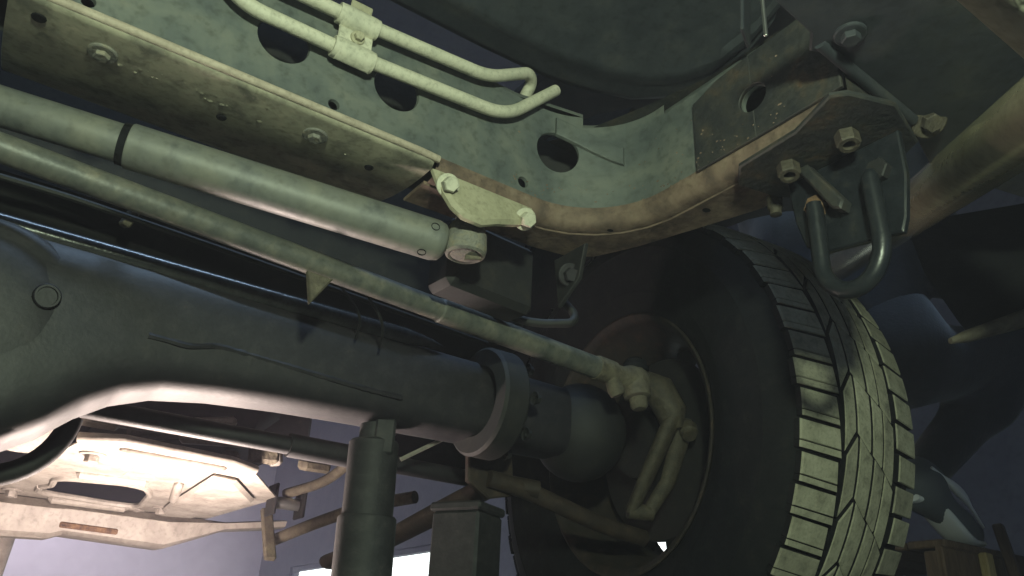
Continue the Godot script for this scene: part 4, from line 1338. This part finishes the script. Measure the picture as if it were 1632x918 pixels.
func build_person() -> void:
	var o := thing("person", "person in dark clothes crouching beyond the wheel, blue and white shoe on a crate", "person", Vector3(1.66, 0.27, -0.95))
	var hipn := Vector3(1.60, 0.61, -0.85)
	var hipf := Vector3(1.60, 0.62, -1.02)
	var kneen := Vector3(1.97, 0.70, -0.76)
	var kneef := Vector3(1.93, 0.66, -1.10)
	var anken := Vector3(1.705, 0.405, -0.905)
	var ankef := Vector3(1.66, 0.40, -1.12)
	var g := G.new()
	nets(g, [[hipn, kneen, 0.092, 0.062], [hipf, kneef, 0.092, 0.062], [kneen, kneen.lerp(anken, 0.4), 0.062, 0.060], [kneen.lerp(anken, 0.4), anken, 0.060, 0.046], [kneef, kneef.lerp(ankef, 0.4), 0.062, 0.060], [kneef.lerp(ankef, 0.4), ankef, 0.060, 0.046], [Vector3(1.57, 0.66, -0.86), Vector3(1.57, 0.66, -1.01), 0.115, 0.115], [Vector3(1.56, 0.74, -0.89), Vector3(1.56, 0.74, -0.99), 0.11, 0.11]], 0.013, 0.05)
	part("trousers", g, M.denim, o, "", 70.0)
	g = G.new()
	var shn := Vector3(1.53, 1.06, -0.76)
	var shf := Vector3(1.53, 1.06, -1.10)
	var eln := Vector3(1.635, 0.79, -0.715)
	var elf := Vector3(1.66, 0.80, -1.14)
	var wrn := Vector3(1.86, 0.80, -0.735)
	var wrf := Vector3(1.86, 0.78, -1.09)
	nets(g, [[Vector3(1.555, 0.72, -0.88), Vector3(1.53, 0.95, -0.86), 0.115, 0.115], [Vector3(1.555, 0.72, -1.0), Vector3(1.53, 0.95, -1.0), 0.115, 0.115], [Vector3(1.53, 0.95, -0.86), shn, 0.11, 0.065], [Vector3(1.53, 0.95, -1.0), shf, 0.11, 0.065], [Vector3(1.53, 1.08, -0.93), Vector3(1.55, 1.16, -0.93), 0.07, 0.058], [shn, eln, 0.066, 0.052], [eln, wrn, 0.052, 0.038], [shf, elf, 0.066, 0.052], [elf, wrf, 0.052, 0.038]], 0.013, 0.04)
	part("jacket", g, M.jacket, o, "", 70.0)
	g = G.new()
	var hc := Vector3(1.60, 1.29, -0.93)
	nets(g, [[Vector3(1.555, 1.13, -0.93), hc + Vector3(-0.02, -0.06, 0), 0.05, 0.055], [hc + Vector3(-0.025, 0.03, 0), hc + Vector3(0.015, 0.03, 0), 0.082, 0.076], [hc + Vector3(0.02, -0.02, 0), hc + Vector3(0.055, -0.075, 0), 0.06, 0.03], [hc + Vector3(0.085, 0.01, 0), hc + Vector3(0.11, -0.022, 0), 0.010, 0.014], [hc + Vector3(0.07, -0.048, -0.012), hc + Vector3(0.07, -0.048, 0.012), 0.014, 0.014], [hc + Vector3(-0.005, 0.0, 0.074), hc + Vector3(-0.015, 0.03, 0.082), 0.012, 0.016], [hc + Vector3(-0.005, 0.0, -0.074), hc + Vector3(-0.015, 0.03, -0.082), 0.012, 0.016], [hc + Vector3(0.075, 0.035, -0.03), hc + Vector3(0.075, 0.035, 0.03), 0.014, 0.014]], 0.006, 0.018)
	part("head", g, M.skin, o, "", 70.0)
	g = G.new()
	nets(g, [[hc + Vector3(-0.035, 0.05, 0), hc + Vector3(0.02, 0.06, 0), 0.083, 0.07], [hc + Vector3(-0.05, 0.02, 0), hc + Vector3(-0.055, -0.03, 0), 0.07, 0.05]], 0.008, 0.02)
	part("hair", g, M.hair, o, "", 70.0)
	for s in [-1, 1]:
		g = G.new()
		g.lathe(hc + Vector3(0.079, 0.014, 0.030 * s), Vector3.RIGHT, [[-0.008, 0.012], [0.0, 0.0105], [0.005, 0.006], [0.006, 0.0001]], 12)
		part("eye", g, M.eye, o)
	for q in [[wrn, Vector3(0.9, -0.35, -0.1), Vector3(0, 0, 1)], [wrf, Vector3(0.9, -0.3, 0.1), Vector3(0, 0, -1)]]:
		g = G.new()
		var dd: Vector3 = q[1].normalized()
		nets(g, hand_bones(q[0] + dd * 0.02, dd, q[2], Vector3(-0.3, -1, 0).normalized()), 0.004, 0.008)
		part("hand", g, M.skin, o, "", 70.0)
	for q in [[anken, Vector3(0.085, -0.10, 0.012)], [ankef, Vector3(0.10, -0.095, 0.0)]]:
		var toe: Vector3 = q[0] + q[1]
		var f: Vector3 = q[1].normalized()
		g = G.new()
		nets(g, [[q[0] + Vector3(-0.03, -0.03, 0), toe, 0.042, 0.030], [q[0], q[0] + Vector3(-0.01, -0.04, 0), 0.046, 0.045], [toe, toe + Vector3(0.05, -0.012, 0.0), 0.032, 0.026]], 0.007, 0.02)
		part("shoe", g, M.blue_grey, o, "", 70.0)
		g = G.new()
		var sd := Vector3(0, 0, 1)
		var sp := smooth_path([q[0] + Vector3(-0.035, 0.0, 0.040), q[0] + f * 0.035 + sd * 0.043, q[0] + f * 0.085 + sd * 0.038 + Vector3(0.014, 0.015, 0), toe + Vector3(0.06, 0.0, 0.024)], 8, 0.05)
		var sr := []
		for i in sp.size(): sr.append(0.003 + 0.007 * sin(PI * i / (sp.size() - 1.0)))
		g.tube(sp, sr, 12)
		part("white_stripe", g, M.white_rubber, o)
		g = G.new()
		var lp := smooth_path([q[0] + Vector3(-0.062, -0.062, 0), q[0] + f * 0.04 + Vector3(-0.03, -0.036, 0), toe + Vector3(0.0, -0.032, 0), toe + Vector3(0.07, -0.032, 0)], 8, 0.05)
		var lr := []
		for i in lp.size(): lr.append(0.02 + 0.012 * sin(PI * i / (lp.size() - 1.0)))
		g.tube(lp, lr, 18, true, 0.4)
		part("sole", g, M.white_rubber, o)

func build_clutter() -> void:
	var c := Vector3(1.86, FLOOR, -1.0)
	var o := thing("wooden_crate", "low brown wooden crate with one yellow batten, under the shoe", "crate", c)
	for k in 4:
		var g := G.new()
		g.box(Vector3(1.86, FLOOR + 0.05 + k * 0.098, -0.865), Vector3(0.44, 0.088, 0.016), Basis(), 0.003)
		part("plank", g, M.wood, o)
	for k in 4:
		var g := G.new()
		g.box(Vector3(1.86, 0.249, -0.89 - k * 0.085), Vector3(0.44, 0.016, 0.078), Basis(), 0.003)
		part("plank", g, M.wood, o)
	for x in [1.65, 2.07]:
		for z in [-0.88, -1.14]:
			var g := G.new()
			g.box(Vector3(x, FLOOR + 0.19, z), Vector3(0.03, 0.37, 0.03), Basis(), 0.003)
			part("corner_post", g, M.wood, o)
	var y := G.new()
	y.box(Vector3(1.787, FLOOR + 0.192, -0.847), Vector3(0.03, 0.384, 0.018), Basis(), 0.003)
	part("batten", y, M.pale_wood, o)
	var p := Vector3(1.86, FLOOR, -0.80)
	o = thing("leaning_board", "orange brown board leaning upright in front of the crate", "board", p)
	var b := G.new()
	b.box(Vector3(1.866, 0.085, -0.815), Vector3(0.035, 0.45, 0.02), Basis.from_euler(Vector3(-0.12, 0.3, 0.06)), 0.003)
	part("board", b, M.wood, o)
	var q := Vector3(1.80, FLOOR, -1.3)
	o = thing("steel_locker", "grey brown steel locker behind the crouching person", "locker", q)
	var l := G.new()
	l.box(Vector3(1.98, 0.20, -1.36), Vector3(0.34, 0.66, 0.3), Basis(Vector3.UP, 0.2), 0.006)
	part("cabinet", l, M.alloy_dull, o)
	l = G.new()
	l.box(Vector3(1.975, 0.20, -1.198), Vector3(0.30, 0.6, 0.008), Basis(Vector3.UP, 0.2), 0.003)
	part("door", l, M.dusty_cast, o)

func build_lamps() -> void:
	# work light lying under the car, below the frame of the picture
	var w := thing("work_light", "warm floodlight standing on the floor behind the axle", "work light", WORK + Vector3(0, FLOOR - WORK.y, 0))
	var g := G.new()
	g.lathe(WORK + Vector3(0, -0.05, 0), Vector3.UP, [[0.0, 0.0001], [0.0, 0.05], [0.03, 0.06], [0.034, 0.06]], 28)
	part("lamp_housing", g, M.lamp_case, w)
	g = G.new()
	g.lathe(WORK + Vector3(0, -0.018, 0), Vector3.UP, [[0.0, 0.056], [0.002, 0.056], [0.003, 0.0001]], 28)
	part("lamp_lens", g, M.work_glow, w)
	g = G.new()
	g.box(Vector3(WORK.x, (FLOOR + WORK.y - 0.05) / 2, WORK.z), Vector3(0.06, WORK.y - 0.05 - FLOOR, 0.06), Basis(), 0.006)
	part("foot", g, M.lamp_case, w)
	g = G.new()
	g.box(WORK + Vector3(0.078, 0.062, 0), Vector3(0.006, 0.165, 0.22), Basis(), 0.002)  # unseen flap added to keep the lamp off the wheel
	part("added_lamp_flap", g, M.lamp_case, w)
	g = G.new()
	g.box(WORK + Vector3(-0.01, 0.030, 0.085), Vector3(0.16, 0.10, 0.006), Basis(), 0.002)  # unseen flap added to keep the lamp off the bumper panel
	part("added_lamp_flap", g, M.lamp_case, w)
	# hand torch held over the camera
	var t := thing("inspection_torch", "hand torch held above the camera, outside the picture", "torch", TORCH)
	var d := (TORCH_AIM - TORCH).normalized()
	g = G.new()
	g.lathe(TORCH - d * 0.17, d, [[0.0, 0.0001], [0.0, 0.014], [0.11, 0.014], [0.13, 0.024], [0.155, 0.024]], 20)
	part("torch_body", g, M.lamp_case, t)
	g = G.new()
	g.lathe(TORCH - d * 0.016, d, [[0.0, 0.0225], [0.001, 0.022], [0.0015, 0.0001]], 20)
	part("lamp_lens", g, M.torch_glow, t)
	# ceiling light over the bonnet, plus two unseen lamps added as fill
	for q in [[Vector3(0.25, 2.86, -0.58), "ceiling light above the open bonnet", 1.0, Color(0.72, 0.86, 1.0)], [Vector3(2.0, 2.86, -5.0), "fill light added over the side aisle", 0.9, Color(0.80, 0.92, 1.0)], [Vector3(0.5, 2.86, -10.0), "fill light added to brighten the back wall", 6.0, Color(1.0, 0.95, 1.0)]]:
		var c := thing("ceiling_light", "long cold white " + q[1], "ceiling light", q[0] + Vector3(0, 0.12, 0))
		g = G.new()
		g.box(q[0] + Vector3(0, 0.07, 0), Vector3(1.3, 0.07, 0.2), Basis(), 0.01)
		part("lamp_housing", g, M.white_rubber, c)
		g = G.new()
		g.box(q[0] + Vector3(0, 0.02, 0), Vector3(1.24, 0.02, 0.15), Basis(), 0.006)
		part("lamp_diffuser", g, M.cold_glow, c)
		var a := AreaLight3D.new()
		a.name = "ceiling_glow"
		a.position = q[0]
		a.rotation_degrees = Vector3(-90, 0, 0)
		a.area_size = Vector2(1.24, 0.15)
		a.light_energy = CEIL_E * q[2]
		a.light_color = q[3]
		a.shadow_enabled = true
		add_child(a)

func build_room() -> void:
	var g := G.new()
	g.quad(Vector3(-5, FLOOR, 6), Vector3(4, FLOOR, 6), Vector3(4, FLOOR, -12), Vector3(-5, FLOOR, -12))
	structure("floor", g, M.concrete)
	g = G.new()
	g.box(Vector3(-0.5, 3.1, -3.0), Vector3(9.4, 0.2, 18.4), Basis(), 0.0)
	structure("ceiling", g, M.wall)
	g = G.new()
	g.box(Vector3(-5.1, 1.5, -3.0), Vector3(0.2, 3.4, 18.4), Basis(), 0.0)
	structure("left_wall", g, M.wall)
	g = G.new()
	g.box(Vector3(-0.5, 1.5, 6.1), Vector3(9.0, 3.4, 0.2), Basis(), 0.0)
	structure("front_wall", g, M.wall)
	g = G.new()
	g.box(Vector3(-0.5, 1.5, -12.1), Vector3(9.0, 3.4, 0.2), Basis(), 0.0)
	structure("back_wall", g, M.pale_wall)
	# right wall with a low row of bright frosted windows
	g = G.new()
	g.box(Vector3(4.1, 1.5, 1.3), Vector3(0.2, 3.4, 9.8), Basis(), 0.0)
	g.box(Vector3(4.1, 2.1, -7.9), Vector3(0.2, 2.2, 8.6), Basis(), 0.0)
	g.box(Vector3(4.1, -0.1, -7.9), Vector3(0.2, 0.3, 8.6), Basis(), 0.0)
	g.box(Vector3(4.1, 0.525, -6.1), Vector3(0.2, 0.95, 1.8), Basis(), 0.0)
	g.box(Vector3(4.1, 0.525, -11.5), Vector3(0.2, 0.95, 1.4), Basis(), 0.0)
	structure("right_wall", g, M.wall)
	var fw := thing("added_front_window", "cold white fill panel added as a window in the wall ahead of the vehicle", "window", Vector3(0.8, 0.3, 6.0))
	g = G.new()
	g.box(Vector3(0.8, 0.95, 5.985), Vector3(2.6, 1.3, 0.02), Basis(), 0.002)
	part("window_pane", g, M.front_fill_glow, fw)
	g = G.new()
	for f in [[Vector3(0.8, 0.27, 5.97), Vector3(2.74, 0.07, 0.08)], [Vector3(0.8, 1.63, 5.97), Vector3(2.74, 0.07, 0.08)], [Vector3(-0.54, 0.95, 5.97), Vector3(0.07, 1.29, 0.08)], [Vector3(2.14, 0.95, 5.97), Vector3(0.07, 1.29, 0.08)]]:
		g.box(f[0], f[1], Basis(), 0.008)
	part("window_frame", g, M.wall, fw)
	var fa := AreaLight3D.new()  # unseen front window and its light, added as cold fill
	fa.name = "front_fill_glow"
	fa.position = Vector3(0.8, 0.95, 5.9)
	fa.area_size = Vector2(2.5, 1.2)
	fa.light_color = Color(0.70, 0.86, 1.0)
	fa.light_energy = FRONT_E
	fa.shadow_enabled = true
	add_child(fa)
	for q in [[-4.4, 1.6, "narrow bright white frosted window low in the side wall"], [-8.9, 3.7, "wide bright white frosted window low in the side wall, far behind the axle stand"]]:
		var z: float = q[0]
		var w: float = q[1]
		var o := thing("low_window", q[2], "window", Vector3(4.05, 0.05, z))
		for f in [[Vector3(4.08, 0.08, z), Vector3(0.12, 0.06, w)], [Vector3(4.08, 0.97, z), Vector3(0.12, 0.06, w)], [Vector3(4.08, 0.525, z - w / 2 + 0.035), Vector3(0.12, 0.83, 0.07)], [Vector3(4.08, 0.525, z + w / 2 - 0.035), Vector3(0.12, 0.83, 0.07)]]:
			g = G.new()
			g.box(f[0], f[1], Basis(), 0.008)
			part("window_frame", g, M.wall, o)
		g = G.new()
		g.box(Vector3(4.10, 0.525, z), Vector3(0.02, 0.83, w - 0.14), Basis(), 0.002)
		part("window_pane", g, M.day_glow, o)
		var a := AreaLight3D.new()
		a.name = "window_glow"
		a.position = Vector3(4.0, 0.525, z)
		a.rotation_degrees = Vector3(0, 90, 0)
		a.area_size = Vector2(w - 0.2, 0.83)
		a.light_color = Color(0.86, 1.0, 0.95)
		a.light_energy = DAY_E * w / 1.6
		a.shadow_enabled = true
		add_child(a)

const WORK := Vector3(0.30, -0.09, -1.31)
const TORCH := Vector3(-0.05, 0.33, 0.22)
const TORCH_AIM := Vector3(0.52, 0.44, -0.72)
const CEIL_E := 3.6
const DAY_E := 0.5
const FRONT_E := 0.4

func _ready() -> void:
	var cam := Camera3D.new()
	cam.name = "camera"
	cam.keep_aspect = Camera3D.KEEP_HEIGHT
	cam.fov = 39.74
	cam.near = 0.02
	cam.far = 60.0
	var right := Vector3(0.8150, 0.0430, 0.5779).normalized()
	var back := Vector3(-0.5090, -0.4236, 0.7495).normalized()
	right = (right - back * right.dot(back)).normalized()
	cam.transform = Transform3D(Basis(right, back.cross(right), back), Vector3.ZERO)
	add_child(cam)
	var we := WorldEnvironment.new()
	var env := Environment.new()
	env.background_mode = Environment.BG_COLOR
	env.background_color = Color(0.02, 0.025, 0.04)
	env.tonemap_mode = Environment.TONE_MAPPER_LINEAR
	env.tonemap_exposure = 1.0
	env.fog_enabled = true
	env.fog_density = 0.028
	env.fog_light_color = Color(0.92, 0.89, 1.0)
	env.sdfgi_enabled = true
	env.ssao_enabled = true
	env.ssil_enabled = true
	we.environment = env
	add_child(we)
	var torch := SpotLight3D.new()
	torch.name = "torch_beam"
	torch.light_color = Color(0.92, 1.0, 0.85)
	torch.light_energy = 0.86
	torch.light_size = 0.032
	torch.spot_angle = 52.0
	torch.spot_angle_attenuation = 0.35
	torch.spot_range = 12.0
	torch.spot_attenuation = 2.0
	torch.shadow_enabled = true
	torch.position = TORCH
	torch.basis = Basis.looking_at(TORCH_AIM - TORCH)
	add_child(torch)
	var work := OmniLight3D.new()
	work.name = "work_lamp"
	work.light_color = Color(1.0, 0.91, 0.86)
	work.light_energy = 1.1
	work.light_size = 0.05
	work.omni_range = 12.0
	work.omni_attenuation = 2.0
	work.shadow_enabled = true
	work.position = WORK + Vector3(0, 0.03, 0)
	add_child(work)

	make_materials()
	glow("work_glow", c3(1.0, 0.85, 0.7), 0.6)
	glow("torch_glow", c3(0.95, 1.0, 0.85), 1.0)
	glow("cold_glow", c3(0.72, 0.86, 1.0), 3.0)
	glow("front_fill_glow", c3(0.65, 0.83, 1.0), 1.0)
	glow("day_glow", c3(0.92, 1.0, 0.97), 2.5)

	build_room()
	vehicle = thing("vehicle", "four wheel drive vehicle raised off the floor, seen from below at its front axle", "vehicle", Vector3(0.0, FLOOR, -1.0))
	build_crossmember()
	build_rail()
	build_axle()
	build_wheel()
	build_body()
	build_skid()
	build_steering()
	build_pipes()
	build_flakes()
	build_tow_hook()
	build_bumper()
	build_stands()
	build_person()
	build_clutter()
	build_lamps()
